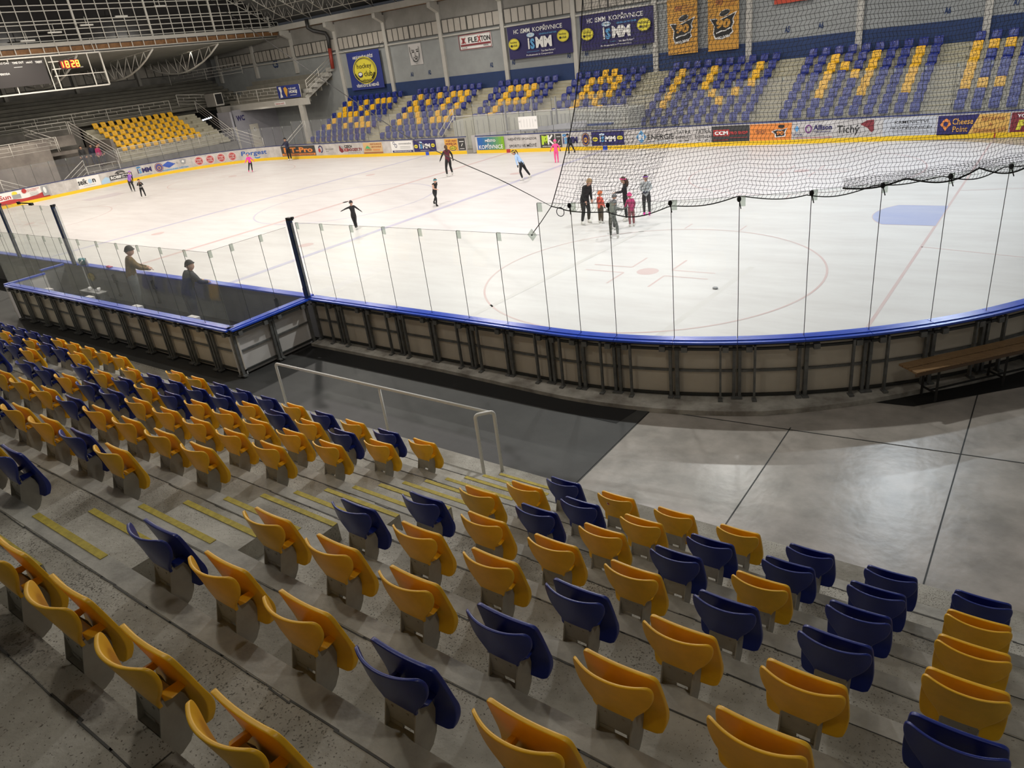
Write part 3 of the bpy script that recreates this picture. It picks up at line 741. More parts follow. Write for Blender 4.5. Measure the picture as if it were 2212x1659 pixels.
SEC={1:[B10,'BYBBYBYYYB','.YBBYBYBBB','BYYYYBYBBB','BYBBYBYBBB','BYBBYBYYYB',B10,B10],
2:[B10,'BYBBYBYYYB','BYBYBBYBYB','BYYBBBYBYB','BYBYBBYBYB','BYBBYBYYYB',B10,B10],
3:['BBBBBBBB','BBYYYYBB','BBYBBYBB','BBYYYYBB','BBYBBBBB','BBYBBBBB'],
4:['BBBYYBBB','BBYYYYBB','BBYBBYBB','BBYYYYBB','BBYBYBBB','BBYBBYBB'],
5:[B10,'BYBBYBBBYB','BYBBYBBBYB','BYBBYBBBYB','BYBBBYBYBB','BYBBBBYBBB',B10,B10],
6:[B10,'BBYBBYBBYB','BBYYBYBBYB','BBYBYYBBYB','BBYBBYBBYB','BBYBBYBBYB',B10,B10],
7:['BBBBB','YYYBY','YBBBY','YBBBY','YBBBY','YYYBY','BBBBB','BBBBB']}
BN={1:'leftmost',2:'second',3:'third',4:'fourth',5:'fifth',6:'sixth',7:'rightmost'}
for s,rows in SEC.items():
    for r,row in enumerate(rows):
        k=8-r; y=EF(k+1)[0]; z=EF(k)[1]
        for c_,c in enumerate(row):
            if c=='.': continue
            rn='top row' if r==0 else f'{NUM[r+1]} row from the top'
            far_seat(c,X0S[s]+.703*c_,y,z,PI,f'{CW[c]} far stand seat, {BN[s]} block, {rn}, {NUM[c_+1]} from the left',f'seats of the {BN[s]} far stand block')
for k in range(1,7):
    x=EL(k+1)[0]; z=EL(k)[1]
    for c_ in range(11):
        far_seat('Y',x,7.15+.693*c_,z,-PI/2,f'yellow seat in the left end block, {NUM[k]} row from the front, {NUM[c_+1]} from its left','yellow seats of the left end block')
HL=[(1.21, 10.45), (3.19, 10.87), (5.6, 11.23), (8.42, 11.7), (11.78, 12.29)]
# ---------------- far boards with their adverts ----------------
BO=Vector((0,YW,0))
BT=[thing('rink_boards','white advert boards with yellow kick plate left of the gap, round the left end','rink boards',BO),thing('rink_boards','white advert boards with yellow kick plate along the far side right of the gap','rink boards',BO)]
GAP=(-3.45,-2.60)
def segs():
    for a,b in ((-50,GAP[0]),(GAP[1],29.6)):
        n=int((b-a)/.6); yield [a+(b-a)*i/n for i in range(n+1)]
def wallstrip(z0,z1,o0,o1,m,name,mats=None):
    for wi,S in enumerate(segs()):
        mb=MB()
        for a,b in zip(S[:-1],S[1:]):
            (p,n),(q,k)=far_path(a),far_path(b)
            V=[p+n*o1,q+k*o1,q+k*o0,p+n*o0]; V=[v-BO for v in V]
            lo=[v+Vector((0,0,z0)) for v in V]; hi=[v+Vector((0,0,z1)) for v in V]
            mb.add(lo+hi,[(0,1,5,4),(2,3,7,6),(4,5,6,7),(3,2,1,0)],0)
        for s in (S[0],S[-1]):
            p,n=far_path(s); p=p-BO
            mb.add([p+n*o0+Vector((0,0,z0)),p+n*o1+Vector((0,0,z0)),p+n*o1+Vector((0,0,z1)),p+n*o0+Vector((0,0,z1))],[(0,1,2,3)])
        mb.build(name,m,BT[wi])
boardw=mat('board_white',(.60,.58,.56),.45,amt=1,var=(.45,.43,.41),scale=1.8)
wallstrip(0,1.06,-.10,0,boardw,'panel')
wallstrip(0,.21,0,.012,kick,'kick_plate')
wallstrip(1.06,1.10,-.13,.02,mat('navy_cap',(.02,.035,.15),.4),'cap')
mb=MB()
for s in (-45.5,-44.2,-42.4,-41.3,-40.6,-37.1,-33.0,-31.3,-27.5,-23.4,-18.75,-16.3,-13.38,-11.2,-8.25,-6.0,-4.1,-.15,2.45,8.3,9.0):
    p,n=far_path(s); p=p-BO; t=Vector((-n.y,n.x,0))*.006
    mb.add([p-t+n*.003+Vector((0,0,.21)),p+t+n*.003+Vector((0,0,.21)),p+t+n*.003+Vector((0,0,1.06)),p-t+n*.003+Vector((0,0,1.06))],[(0,1,2,3)])
mb.build('panel_joint',greyp,BT[0])
def bfn(u,v,o):
    p,n=far_path(u); return p-BO+n*(o*1.6+.004)+Vector((0,0,v))
def ad(label): 
    p=Print(bfn,.0025); p.label=label; return p
def fin(p):
    o=p.done('advert',BT[0] if sum(v[0] for v in p.mb.v)/len(p.mb.v)<-3.2 else BT[1]); o['label']=p.label
V0,V1=.25,1.01
def ismm(p,u0,u1,v0,v1,cw,cs):
    w=u1-u0;h=v1-v0; um=u0+w*.16
    p.ell(um,v1-h*.10,w*.15,h*.13,cyanp if cw is not wpr else lcyan); p.ell(um,v1-h*.10,w*.06,h*.12,cw,shift_ok) if False else None
    p.ring(um,v1-h*.10,w*.08,h*.12,w*.02,cw)
    p.text('i',u0+w*.07,v0+h*.42,w*.06,h*.66,cw,.05); p.text('S',u0+w*.21,v0+h*.38,w*.17,h*.62,cs,.05)
    p.text('MM',u0+w*.64,v0+h*.42,w*.60,h*.64,cw,.05)
def club(p,u,v,a,b,rot=0.0,full=False,curved=True):
    p.ell(u,v,a,b,ypr,rot=rot); p.ring(u,v,a*.94,b*.94,a*.03,ink,rot=rot)
    p.text('hockey',u,v+b*.28,a*1.25,b*.46,ink,.005,rot=rot); p.text('club',u+a*.25,v-b*.24,a*.72,b*.40,ink,.005,rot=rot)
    p.ell(u-a*.42,v-b*.28,a*.20,b*.20,wpr if full else ink)
    if full:
        p.ring(u-a*.42,v-b*.28,a*.20,b*.20,a*.03,ink); p.ring(u-a*.42,v-b*.30,a*.19,b*.19,a*.08,navy,t0=PI,t1=2*PI)
        p.ring(u,v,a*.88,b*.88,a*.02,navy)
        p.text('KOPŘIVNICE',u,v-b*.72,a*.95,b*.20,ink,.02)
        p.ring(u,v,a*.90,b*.90,a*.10,ink,t0=PI*1.08,t1=PI*1.28); p.ring(u,v,a*.90,b*.90,a*.10,ink,t0=PI*1.72,t1=PI*1.92)
# left end
p=ad('red and white building materials advert'); p.rect(-46.8,.21,-42.5,1.02,wpr,8); p.rect(-46.8,.21,-42.5,.42,redp,8); p.poly([(-46.8,.40),(-45.2,.52),(-44.2,.40),(-43.4,.48),(-42.5,.70),(-42.5,.22),(-46.8,.22)],redp)
p.text('edSun',-45.7,.72,1.3,.30,redp,.02); p.ell(-44.75,.86,.18,.13,ypr); p.rect(-44.95,.5,-44.4,.78,greyp); p.ell(-44.1,.9,.16,.16,redp); p.text('IZOLATÉRSTVÍ',-43.55,.93,.95,.10,redp); p.text('OD VÝKOPU',-43.6,.82,.7,.07,redp)
for k in range(5): p.rect(-43.8,.46+.06*k,-43.2,.475+.06*k,greyp)
p.rect(-42.95,.3,-42.5,1.0,greyp); p.ell(-42.75,.7,.1,.22,wpr); fin(p)
p=ad('advert with a pale blue dot in its dark lettering'); p.rect(-40.35,.24,-38.66,1.02,wpr,4); p.text('seik',-39.98,.70,.70,.42,ink,.03); p.ell(-39.42,.66,.15,.17,lcyan); p.text('n',-39.12,.66,.24,.26,ink,.03); p.rect(-40.0,.38,-39.1,.40,greyp,2); fin(p)
p=ad('dark plate advert with an animal head above white letters'); p.poly([(-38.62,.25),(-37.95,.25),(-37.95,.62),(-38.2,.72),(-38.62,.45)],lcyan); p.rect(-37.9,.38,-36.1,.72,charc,5); p.text('ROBINSON',-37.0,.55,1.65,.22,wpr,.04)
p.ring(-37.0,.78,.42,.20,.06,charc,t0=0,t1=PI); p.ring(-36.9,.76,.25,.14,.05,charc,t0=0,t1=PI); p.ell(-37.2,.82,.10,.07,charc); fin(p)
p=ad('blue lettered advert with an oval globe'); ismm(p,-35.65,-34.4,.42,.98,navy,cyanp); p.rect(-35.5,.30,-34.5,.32,greyp,3); fin(p)
p=ad('round violet club crest'); p.ell(-33.88,.64,.34,.36,mat('violet_print',(.09,.08,.26),.6)); p.ring(-33.88,.64,.30,.32,.03,ybr); p.ring(-33.88,.60,.14,.13,.04,ybr); fin(p)
p=ad('blue diamond advert with helping children slogan'); p.poly([(-33.65,.72),(-33.1,.48),(-32.55,.72),(-33.1,.98)],mat('diamond_blue',(.04,.10,.45),.6)); p.text('NC LINE',-33.1,.72,.85,.15,wpr,.03); p.text('+',-32.42,.76,.14,.16,greyp)
p.poly([(-32.2,.95),(-32.1,.62),(-31.95,.55),(-31.78,.62),(-31.7,.95),(-31.95,1.0)],greyp); p.text('♦',-31.95,.8,.2,.2,wpr); p.text('POMÁHÁME DĚTEM',-32.65,.36,2.0,.13,cyanp,.03); fin(p)
for k,u in enumerate((-30.72,-29.83,-28.92,-27.98)):
    p=ad('one of four round red seals'); p.ell(u,.62,.36,.37,wpr); p.ell(u,.62,.33,.34,redp); p.ring(u,.62,.29,.30,.02,wpr)
    for q in range(6): p.rect(u-.20+.07*q,.47,u-.17+.07*q,.77,wpr)
    p.text('RUDA',u,.62,.40,.16,redp,.02); fin(p)
p=ad('blue lettered advert with a swoosh under the g'); p.text('Porgest',-25.95,.66,2.45,.46,mat('royal_print',(.02,.09,.38),.6),.02,slant=.15); p.ring(-25.75,.36,.28,.12,.08,mat('royal_print2',(.03,.2,.6),.6),t0=PI*.9,t1=2*PI); fin(p)
p=ad('dark advert with orange letters'); p.rect(-23.05,.24,-18.8,1.0,charc,8); p.text('FIT-Pro',-20.9,.70,3.6,.40,orangep,.04); p.rect(-23.0,.28,-18.85,.44,orangep,8); p.text('FITNESS POTRAVINY A KONZULTACE',-20.9,.36,3.7,.10,charc,.03); fin(p)
p=ad('round red and blue figure logo beside grey words'); p.ring(-18.15,.68,.26,.28,.09,navy,t0=-PI*.5,t1=PI*.9); p.ell(-18.3,.6,.13,.15,redp); p.text('Moravskoslezský',-17.1,.66,.9,.14,greyp); p.text('kraj',-17.4,.50,.3,.11,greyp); p.rect(-17.6,.36,-16.6,.37,greyp); fin(p)
p=ad('ice hockey television advert with a red flame'); p.poly([(-15.95,.9),(-15.6,.65),(-15.5,.45),(-15.75,.35),(-16.0,.5)],maroon); p.poly([(-15.9,.95),(-15.55,.8),(-15.5,.6),(-15.75,.7)],greyp); p.text('CZECH',-14.95,.80,.85,.20,ink,.04); p.text('ICEHOCKEY.TV',-14.45,.56,1.95,.22,maroon,.04); p.text('ICE',-15.22,.56,.42,.22,redp,.04); p.rect(-15.1,.34,-13.7,.37,greyp,2); fin(p)
p=ad('pale orange restaurant advert with a green hill'); p.rect(-13.3,.24,-11.3,1.0,mat('pale_orange_print',(.62,.42,.20),.6),3); p.text('RESTAURACE',-11.95,.88,1.15,.12,brownp,.03); p.text('UBYTOVÁNÍ',-11.95,.70,1.05,.13,brownp,.03); p.text('COCUS',-11.95,.48,.7,.12,orangep,.03); p.poly([(-13.1,.6),(-12.85,.8),(-12.6,.65),(-12.5,.58)],tealg); p.text('PUSTINA',-12.8,.50,.7,.10,brownp); p.rect(-13.3,.25,-11.3,.33,brownp,3); fin(p)
p=ad('advert with interlocked gears and a navy strip'); p.rect(-10.4,.24,-8.3,1.0,wpr,3); p.ring(-10.1,.88,.10,.11,.035,navy); p.ring(-9.92,.70,.12,.13,.04,navy); p.text('KOVOOBRÁBĚNÍ',-9.0,.84,1.2,.14,greyp); p.rect(-9.5,.62,-8.5,.64,greyp); p.rect(-9.5,.52,-8.5,.54,greyp); p.rect(-10.3,.25,-8.3,.38,navy,3); p.text('PROFESIONALITA',-9.3,.315,1.7,.07,wpr); fin(p)
def navyad(u0,u1,lab):
    p=ad(lab); p.rect(u0,.24,u1,1.01,navy,3); w=u1-u0; ismm(p,u0+w*.24,u0+w*.78,.40,.90,wpr,cyanp)
    p.ell(u0+w*.12,.60,w*.085,.12,ypr); p.text('hockey club',u0+w*.12,.60,w*.13,.10,ink); p.ell(u0+w*.88,.64,w*.085,.12,ypr); p.text('hockey club',u0+w*.88,.64,w*.13,.10,ink); p.rect(u0+w*.3,.32,u0+w*.7,.335,wpr); fin(p)
navyad(-8.2,-6.1,'navy sponsor advert left of the gap in the boards')
p=ad('yellow come and play hockey advert'); p.rect(-5.3,.24,-4.15,1.0,ybr,2); p.text('POJĎ HRÁT',-4.68,.86,.95,.17,maroon,.03); p.text('HOKEJ ZA',-4.72,.66,.95,.18,maroon,.03); p.ell(-4.6,.40,.30,.14,ypr); p.ring(-4.6,.40,.30,.14,.03,ink); p.text('hockey club',-4.6,.40,.42,.12,ink); fin(p)
p=ad('small charcoal advert beside the gap'); p.rect(-4.1,.24,-3.5,1.0,charc,2); p.rect(-4.0,.78,-3.6,.82,wpr); p.line([(-3.85,.5),(-3.72,.68)],.05,wpr); p.rect(-4.0,.33,-3.6,.36,wpr); fin(p)
# town advert : blue to green
p=ad('blue and green town advert')
for i in range(10):
    t=i/9; p.rect(-2.45+2.2*i/10,.22,-2.45+2.2*(i+1)/10,1.0,mat(f'blue_green_print_{i}',(.02+.18*t**2,.12+.30*t**1.5,.42*(1-t)+.02),.6))
p.text('MĚSTO',-1.35,.80,.85,.20,wpr,.04); p.text('KOPŘIVNICE',-1.35,.44,1.95,.34,wpr,.02); fin(p)
p=ad('largest sponsor of sport in the town advert'); p.text('NEJVĚTŠÍ SPONZOR',1.15,.80,2.2,.22,charc,.01); p.text('SPORTU VE MĚSTĚ',1.15,.42,2.1,.22,charc,.01); fin(p)
p=ad('charcoal advert with green and white letters'); p.rect(2.5,.22,3.55,1.0,charc,2); p.poly([(2.6,.40),(2.75,.40),(2.8,.65),(3.0,.90),(2.82,.90),(2.62,.95)],greenp); p.line([(2.7,.9),(2.95,.5),(3.05,.95)],.12,greenp); p.line([(3.1,.4),(3.12,.95)],.10,wpr); p.line([(3.4,.95),(3.15,.68),(3.45,.42)],.11,wpr); p.text('stavby',3.0,.30,.7,.09,wpr); fin(p)
p=ad('small charcoal advert with three white lines'); p.rect(3.62,.22,4.05,1.0,charc,2); p.rect(3.7,.82,3.98,.85,wpr); p.line([(3.78,.5),(3.9,.65)],.04,wpr); p.rect(3.7,.3,3.98,.33,wpr); fin(p)
p=ad('blue lettered advert right of the dark advert'); ismm(p,4.1,5.25,.36,.96,navy,cyanp); fin(p)
p=ad('oval violet club crest'); p.ell(5.72,.62,.27,.38,navy); p.ring(5.72,.62,.23,.33,.03,ybr); p.ell(5.72,.58,.12,.14,ybr); p.text('90',5.72,.58,.16,.14,navy); fin(p)
navyad(6.12,8.25,'navy sponsor advert right of the oval crest')
p=ad('thin outlined animal logo'); p.ring(8.62,.65,.22,.30,.02,ink,t0=PI*.3,t1=PI*1.7); p.line([(8.7,.35),(8.85,.5),(8.75,.6)],.02,ink); fin(p)
p=ad('energy company advert with a blue diamond'); p.poly([(9.0,.62),(9.32,.28),(9.64,.62),(9.32,.98)],cyanp); p.text('IN',9.32,.62,.32,.30,wpr,.05); p.text('ENERGIE',10.5,.60,1.55,.28,ink,.0); p.rect(9.8,.36,11.1,.38,lcyan,2); fin(p)
for u,l in ((11.82,'left of two defence company adverts'),(12.92,'right of two defence company adverts')):
    p=ad(l); p.text('TATRA',u,.78,.84,.20,ink,.0); p.text('DEFENCE',u,.52,.88,.14,ink,.0); p.line([(u-.3,.36),(u-.1,.33)],.03,ink); p.line([(u+.1,.33),(u+.3,.36)],.03,ink); fin(p)
p=ad('charcoal hockey shop advert with a red plate'); p.rect(13.4,.20,15.4,1.0,charc,3); p.rect(13.5,.5,14.35,.82,redp); p.text('CCM',13.92,.66,.72,.20,wpr,.05); p.text('PRO SHOP',14.85,.64,.95,.15,redp,.04); p.rect(13.5,.30,14.3,.33,redp); p.rect(14.4,.40,15.3,.42,redp); fin(p)
p=ad('orange anniversary advert with a star crest'); p.rect(15.42,.20,17.5,1.01,orangep,3); p.text('90',15.95,.62,.5,.22,brownp,.05); p.text('LET HOKEJE',16.4,.66,.5,.07,brownp)
p.poly([(16.5,.62),(16.75,.72),(17.0,.70),(17.3,.78),(17.2,.58),(17.22,.38),(16.7,.34),(16.68,.52)],wpr); p.poly([(16.56,.62),(16.76,.69),(17.0,.67),(17.23,.74),(17.15,.57),(17.17,.42),(16.75,.38),(16.73,.53)],ink); p.text('90',16.95,.55,.36,.2,orangep,.05); p.ell(17.0,.86,.16,.08,ink); fin(p)
p=ad('transmission company advert with round blue swirl'); p.text('NISTROJE',17.78,.42,.45,.11,navy); p.poly([(17.65,.7),(17.75,.55),(17.85,.72),(17.75,.86)],cyanp); p.ring(18.3,.68,.16,.20,.06,mat('plum_print',(.18,.05,.22),.6)); p.text('Allison',18.95,.74,.85,.24,navy,.03); p.text('Transmission',18.95,.54,.8,.08,navy,.02); p.rect(17.7,.27,19.4,.29,redp,2); fin(p)
p=ad('black lettered advert with a dark red gem'); p.text('Tichý',20.1,.55,1.0,.46,ink,.01); p.poly([(20.62,.80),(20.9,.96),(21.2,.98),(21.22,.5),(21.12,.42),(20.95,.62)],maroon); fin(p)
p=ad('stonemason advert with spaced black capitals'); p.rect(21.6,.2,23.72,1.0,mat('pale_grey_print',(.5,.52,.55),.6),3); p.text('KAMENICTVÍ',22.75,.82,1.35,.16,ink,.01); p.text('•KOPŘIVNICE•',22.75,.58,1.7,.13,ink,.01); p.rect(22.0,.38,23.5,.41,greyp,2); fin(p)
p=ad('navy and gold cheese shop advert'); p.rect(23.8,.18,26.45,1.0,mat('gold_print',(.72,.42,.10),.6),3); p.poly([(23.8,.18),(24.98,.18),(25.35,1.0),(23.8,1.0)],navy); p.poly([(23.9,.62),(24.0,.80),(24.12,.88),(24.24,.80),(24.32,.62),(24.2,.5),(24.12,.36),(24.02,.5)],orangep); p.ell(24.11,.65,.09,.10,navy)
p.text('Cheese',24.75,.74,.78,.26,ybr,.01); p.text('Point',24.68,.42,.56,.24,ybr,.01); p.text('Sýrárna',25.85,.80,.85,.24,brownp,.01); p.text('&',25.8,.57,.12,.12,brownp); p.text('Dárková síň',25.78,.36,1.15,.20,brownp,.01); fin(p)
p=ad('maroon advert at the right edge of the photo'); p.rect(26.5,.16,28.8,1.0,maroon,4); p.text('YOUR PIZZA',27.3,.86,1.2,.14,wpr,.03); p.text('P',26.95,.50,.4,.4,ypr,.06,slant=.2); p.text('IZZA',27.8,.50,1.0,.36,ypr,.06,slant=.2); fin(p)
# blue and red marks where the lines reach the boards
for u,m,w in ((-7,blue_cap,.30),(7,blue_cap,.30),(0,redp,.30),(26,redp,.05)):
    p=Print(bfn,.014); p.rect(u-w/2,.0,u+w/2,.215,m); p.done('line_mark',BT[0] if u<-3 else BT[1])
# far glass
def pane(P,Q,z0,z1,m,name,label,group,seal=.006,par=None,clips=True,th=.012):
    P=Vector(P);Q=Vector(Q); O=Vector((P.x,P.y,z0)); t=thing(name,label,'glass pane',O,0,group)
    d=(Q-P); d.z=0; L=d.length; d.normalize(); h=z1-z0
    mb=MB(); mb.beam(d*.004+Vector((0,0,h/2)),d*(L-.004)+Vector((0,0,h/2)),th,h); mb.build('pane',m,t)
    mb=MB(); mb.beam(d*(.004+seal/2),d*(.004+seal/2)+Vector((0,0,h)),seal,seal*1.6,0); mb.beam(Vector((0,0,h))+d*.006,d*(L-.006)+Vector((0,0,h)),.008,.004,0); mb.build('edge_seal',sealm,t)
    if clips:
        mb=MB(); n=Vector((-d.y,d.x,0))
        mb.beam(Vector((0,0,h-.15))+n*.011+d*.052,Vector((0,0,h+.01))+n*.011+d*.052,.09,.006,0,up=n)
        mb.build('clip',clipm,t)
    return t
sealm=mat('dark_seal',(.05,.055,.05),.6); clipm=glass('clip_plastic',(.80,.84,.80),.25,(.8,.82,.8))
panes=[]
s=-48.0; i=0
while s<29:
    e=s+1.22
    if s<GAP[1] and e>GAP[0]:
        if s<GAP[0]-.3: e=GAP[0]
        else: s=GAP[1]; continue
    zt=2.55 if s<-22 else (2.85 if s<14 else 3.1)
    if abs(s+.4)<6.5 : zt=3.05
    (a,_),(b,_)=far_path(s),far_path(e)
    n1=Vector((0,0,0)); i+=1
    if s<-34: lab=f'scuffed glass pane on the left end boards, {NUM[i]} pane from the near corner'
    elif s<GAP[0]: lab=f'scuffed glass pane on the far boards, {NUM[max(1,int((GAP[0]-s)/1.22)+1)]} pane left of the gap'
    else: lab=f'scuffed glass pane on the far boards, pane number {int((s-GAP[1])/1.22)+1} right of the gap'
    pane(a+Vector((0,.05,0)),b+Vector((0,.05,0)),1.10,zt,G_far,'rink_glass',lab,'glass panes of the far boards',seal=.012)
    s=e
# ---------------- timekeeper booth behind the far boards ----------------
booth=mat('cream_green_panel',(.50,.51,.44),.6,amt=.08,scale=2)
t=thing('timekeeper_booth','cream panelled timekeeper platform with railings behind the far boards','booth',(.6,17.4,0))
mb=MB(); mb.box((0,-.15,.95),(13.6,2.2,1.9)); mb.build('platform',booth,t)
mb=MB()
for k in range(27): mb.box((-6.7+.52*k,-1.262,.95),(.012,.012,1.8))
mb.build('panel_joint',greyp,t)
mb=MB(); mb.tube([(-6.8,-1.2,2.15),(6.8,-1.2,2.15)],.035,6); mb.tube([(-6.8,-1.2,1.9),(-6.8,-1.2,2.15)],.03,6); mb.tube([(6.8,-1.2,1.9),(6.8,-1.2,2.15)],.03,6); mb.build('handrail',offw,t)
mb=MB(); mb.tube([(-8.6,-1.0,.0),(-8.6,-1.0,1.0),(-6.9,-1.0,2.6),(-6.9,-1.0,.5)],.03,6); mb.tube([(-8.6,-1.0,.5),(-6.9,-1.0,2.1)],.03,6); mb.build('stair_rail',offw,t)
for k,x in enumerate((-1.6,-.2,.5,1.9,2.3,3.6)):
    mb=MB(); mb.beam((x,-2.0,.1),(x,-2.0,3.0 if k%2==0 else 2.2),.07 if k%2 else .12,.07); mb.build('frame_post',mat('grey_alu',(.33,.34,.33),.4,metal=.4),t)
mb=MB(); mb.box((3.4,-1.75,1.22),(5.2,.35,.10)); mb.build('desk',mat('blue_desk',(.04,.09,.30),.5),t)
mb=MB(); mb.prism([(-2.3,-2.6,1.12),(4.6,-2.6,1.12),(4.6,-2.6,1.18)],[(-2.3,-2.3,1.12),(4.6,-2.3,1.12),(4.6,-2.3,1.55)]); mb.build('ramp_edge',greyp,t)
t=tag(MB().build('x',wpr) if False else thing('paper_sheet','white sheet of rules hung on the far glass near the red line','poster',(1.68,YW+.035,1.72)),None)
mb=MB(); mb.box((0,0,0),(1.40,.012,.74)); mb.build('sheet',wpr,t)
p=Print(vfn((0,-.008,0),(1,0,0),(0,0,1),(0,-1,0)),.003)
for k in range(5): p.rect(-.5+.22*k,-.25,-.49+.22*k,.22,greyp)
p.ring(-.6,.1,.05,.05,.015,greyp); p.ring(.6,.12,.05,.05,.015,greyp); p.done('drawing',t)
t=thing('bench_gate','open white gate panel in the gap of the far boards','gate',(-3.2,14.6,0)); mb=MB(); mb.beam((.0,-.3,.55),(.9,1.2,.55),.05,1.1); mb.build('leaf',whitep,t); mb=MB(); mb.box((-.1,.3,.35),(.5,.4,.7)); mb.build('step_block',darkst,t)
# ---------------- banners on the far wall ----------------
def banner(name,label,x0,x1,z0,z1,m,y=23.16,cat='banner',wave=.02,grp=None,edge=None):
    t=thing(name,label,cat,((x0+x1)/2,y,(z0+z1)/2),group=grp); w=(x1-x0)/2;h=(z1-z0)/2
    def f(u,v,o): return Vector((u,-o-wave*math.sin(u*3.1+v*1.3)*math.cos(v*2.2)*(.4+.6*(h-v)/(2*h)),v))
    nx,nz=max(8,int(w*10)),max(6,int(h*10)); V=[];F=[]
    for j in range(nz+1):
        for i in range(nx+1): V.append(f(-w+2*w*i/nx,-h+2*h*j/nz,.0))
    N=len(V); V+=[v+Vector((0,.012,0)) for v in V]
    for j in range(nz):
        for i in range(nx): a=j*(nx+1)+i; F.append((a,a+1,a+nx+2,a+nx+1)); F.append((N+a,N+a+nx+1,N+a+nx+2,N+a+1))
    mb=MB(); mb.add(V,F,0,True); cl=mb.build('cloth',m,t)
    return cl,Print(lambda u,v,o: f(u,v,o+.014),.009),w,h
t,p,w,h=banner('club_banner','blue banner with a big yellow hockey club oval at the left of the far wall',-23.35,-19.3,4.28,7.30,mat('blue_banner_cloth',(.025,.04,.22),.7),wave=.025)
p.text('HRDÍ KDYŽ SE VÍTĚZÍ',.0,h-.42,2.5,.30,wpr,.03); p.text('VĚRNÍ KDYŽ SE NEDAŘÍ',.0,-h+.35,2.8,.30,wpr,.03); club(p,0,.0,1.45,1.08,0,True); p.done('lettering',t)
mb=MB(); mb.tube([(-2.0,0,h),(-2.6,.1,h+.3)],.012,4); mb.tube([(2.0,0,h),(2.6,.1,h+.5)],.012,4); mb.build('guy_rope',ink,t)
t,p,w,h=banner('portrait_banner','small white banner with a black ink drawing of a bearded face',-16.08,-14.68,5.70,7.26,mat('white_cloth',(.55,.54,.53),.7),wave=.015,y=23.38)
p.ring(-.05,.05,.50,.62,.07,ink,t0=PI*.95,t1=PI*2.0); p.ell(-.22,.18,.12,.05,ink); p.ell(.25,.20,.11,.05,ink); p.line([(-.36,.32),(-.08,.30)],.05,ink); p.line([(.12,.32),(.4,.36)],.05,ink); p.line([(.02,.15),(-.04,-.10),(.10,-.12)],.04,ink)
p.line([(-.18,-.24),(.05,-.18),(.28,-.24)],.05,ink); p.ell(.05,-.34,.14,.05,ink); p.line([(-.4,-.1),(-.3,-.5),(0,-.68),(.3,-.52),(.42,-.1)],.07,greyp); p.line([(-.5,.6),(-.48,.1)],.06,ink); p.line([(.5,.55),(.5,0)],.05,ink); p.done('drawing',t)
t,p,w,h=banner('company_sign','white sign with red X and black lettering on the far wall',-10.58,-7.5,6.31,7.31,wpr,cat='sign',wave=0,y=23.40)
p.text('FLE',-.25,.12,.9,.36,ink,.02); p.text('X',.38,.12,.36,.44,redp,.05); p.text('TON',.98,.12,.9,.36,ink,.02); p.line([(-1.35,.32),(-.95,-.08)],.07,redp); p.line([(-.95,.32),(-1.35,-.08)],.07,redp); p.ell(-1.15,.12,.10,.20,maroon)
p.rect(-1.45,-.27,1.45,-.15,maroon); p.text('www',1.0,-.36,.5,.07,ink); p.text('tel',-1.1,-.38,.5,.06,ink)
for a,b in (((-w,-h),(w,-h)),((w,-h),(w,h)),((w,h),(-w,h)),((-w,h),(-w,-h))): p.line([a,b],.05,maroon)
p.done('lettering',t)
for x0,x1,lab in ((-5.83,-.33,'left navy sponsor banner under the high windows, between two columns'),(.37,5.84,'right navy sponsor banner, seen through the left edge of the net')):
    t,p,w,h=banner('sponsor_banner',lab,x0,x1,5.21,7.37,mat('navy_banner_cloth',(.022,.018,.10),.65),wave=.025,grp='navy sponsor banners')
    p.text('HC',-1.95,.72,.42,.28,wpr,.01); p.text('iSMM',-1.14,.72,.82,.30,wpr,.01); p.text('KOPŘIVNICE',.78,.76,2.5,.38,wpr,.01); p.text('GENERÁLNÍ PARTNER',.8,.38,1.5,.12,cyanp,.02)
    ismm(p,-1.05,1.25,-.62,.50,wpr,cyanp); p.text('Your Best Partner !',.75,-.72,1.2,.13,wpr,.01); p.rect(-1.1,-.72,.0,-.70,cyanp); p.text('Professionals in Cooperation',0,-.93,2.3,.14,wpr,.01)
    club(p,-2.15,-.08,.50,.38); club(p,2.12,.05,.50,.38); p.done('lettering',t)
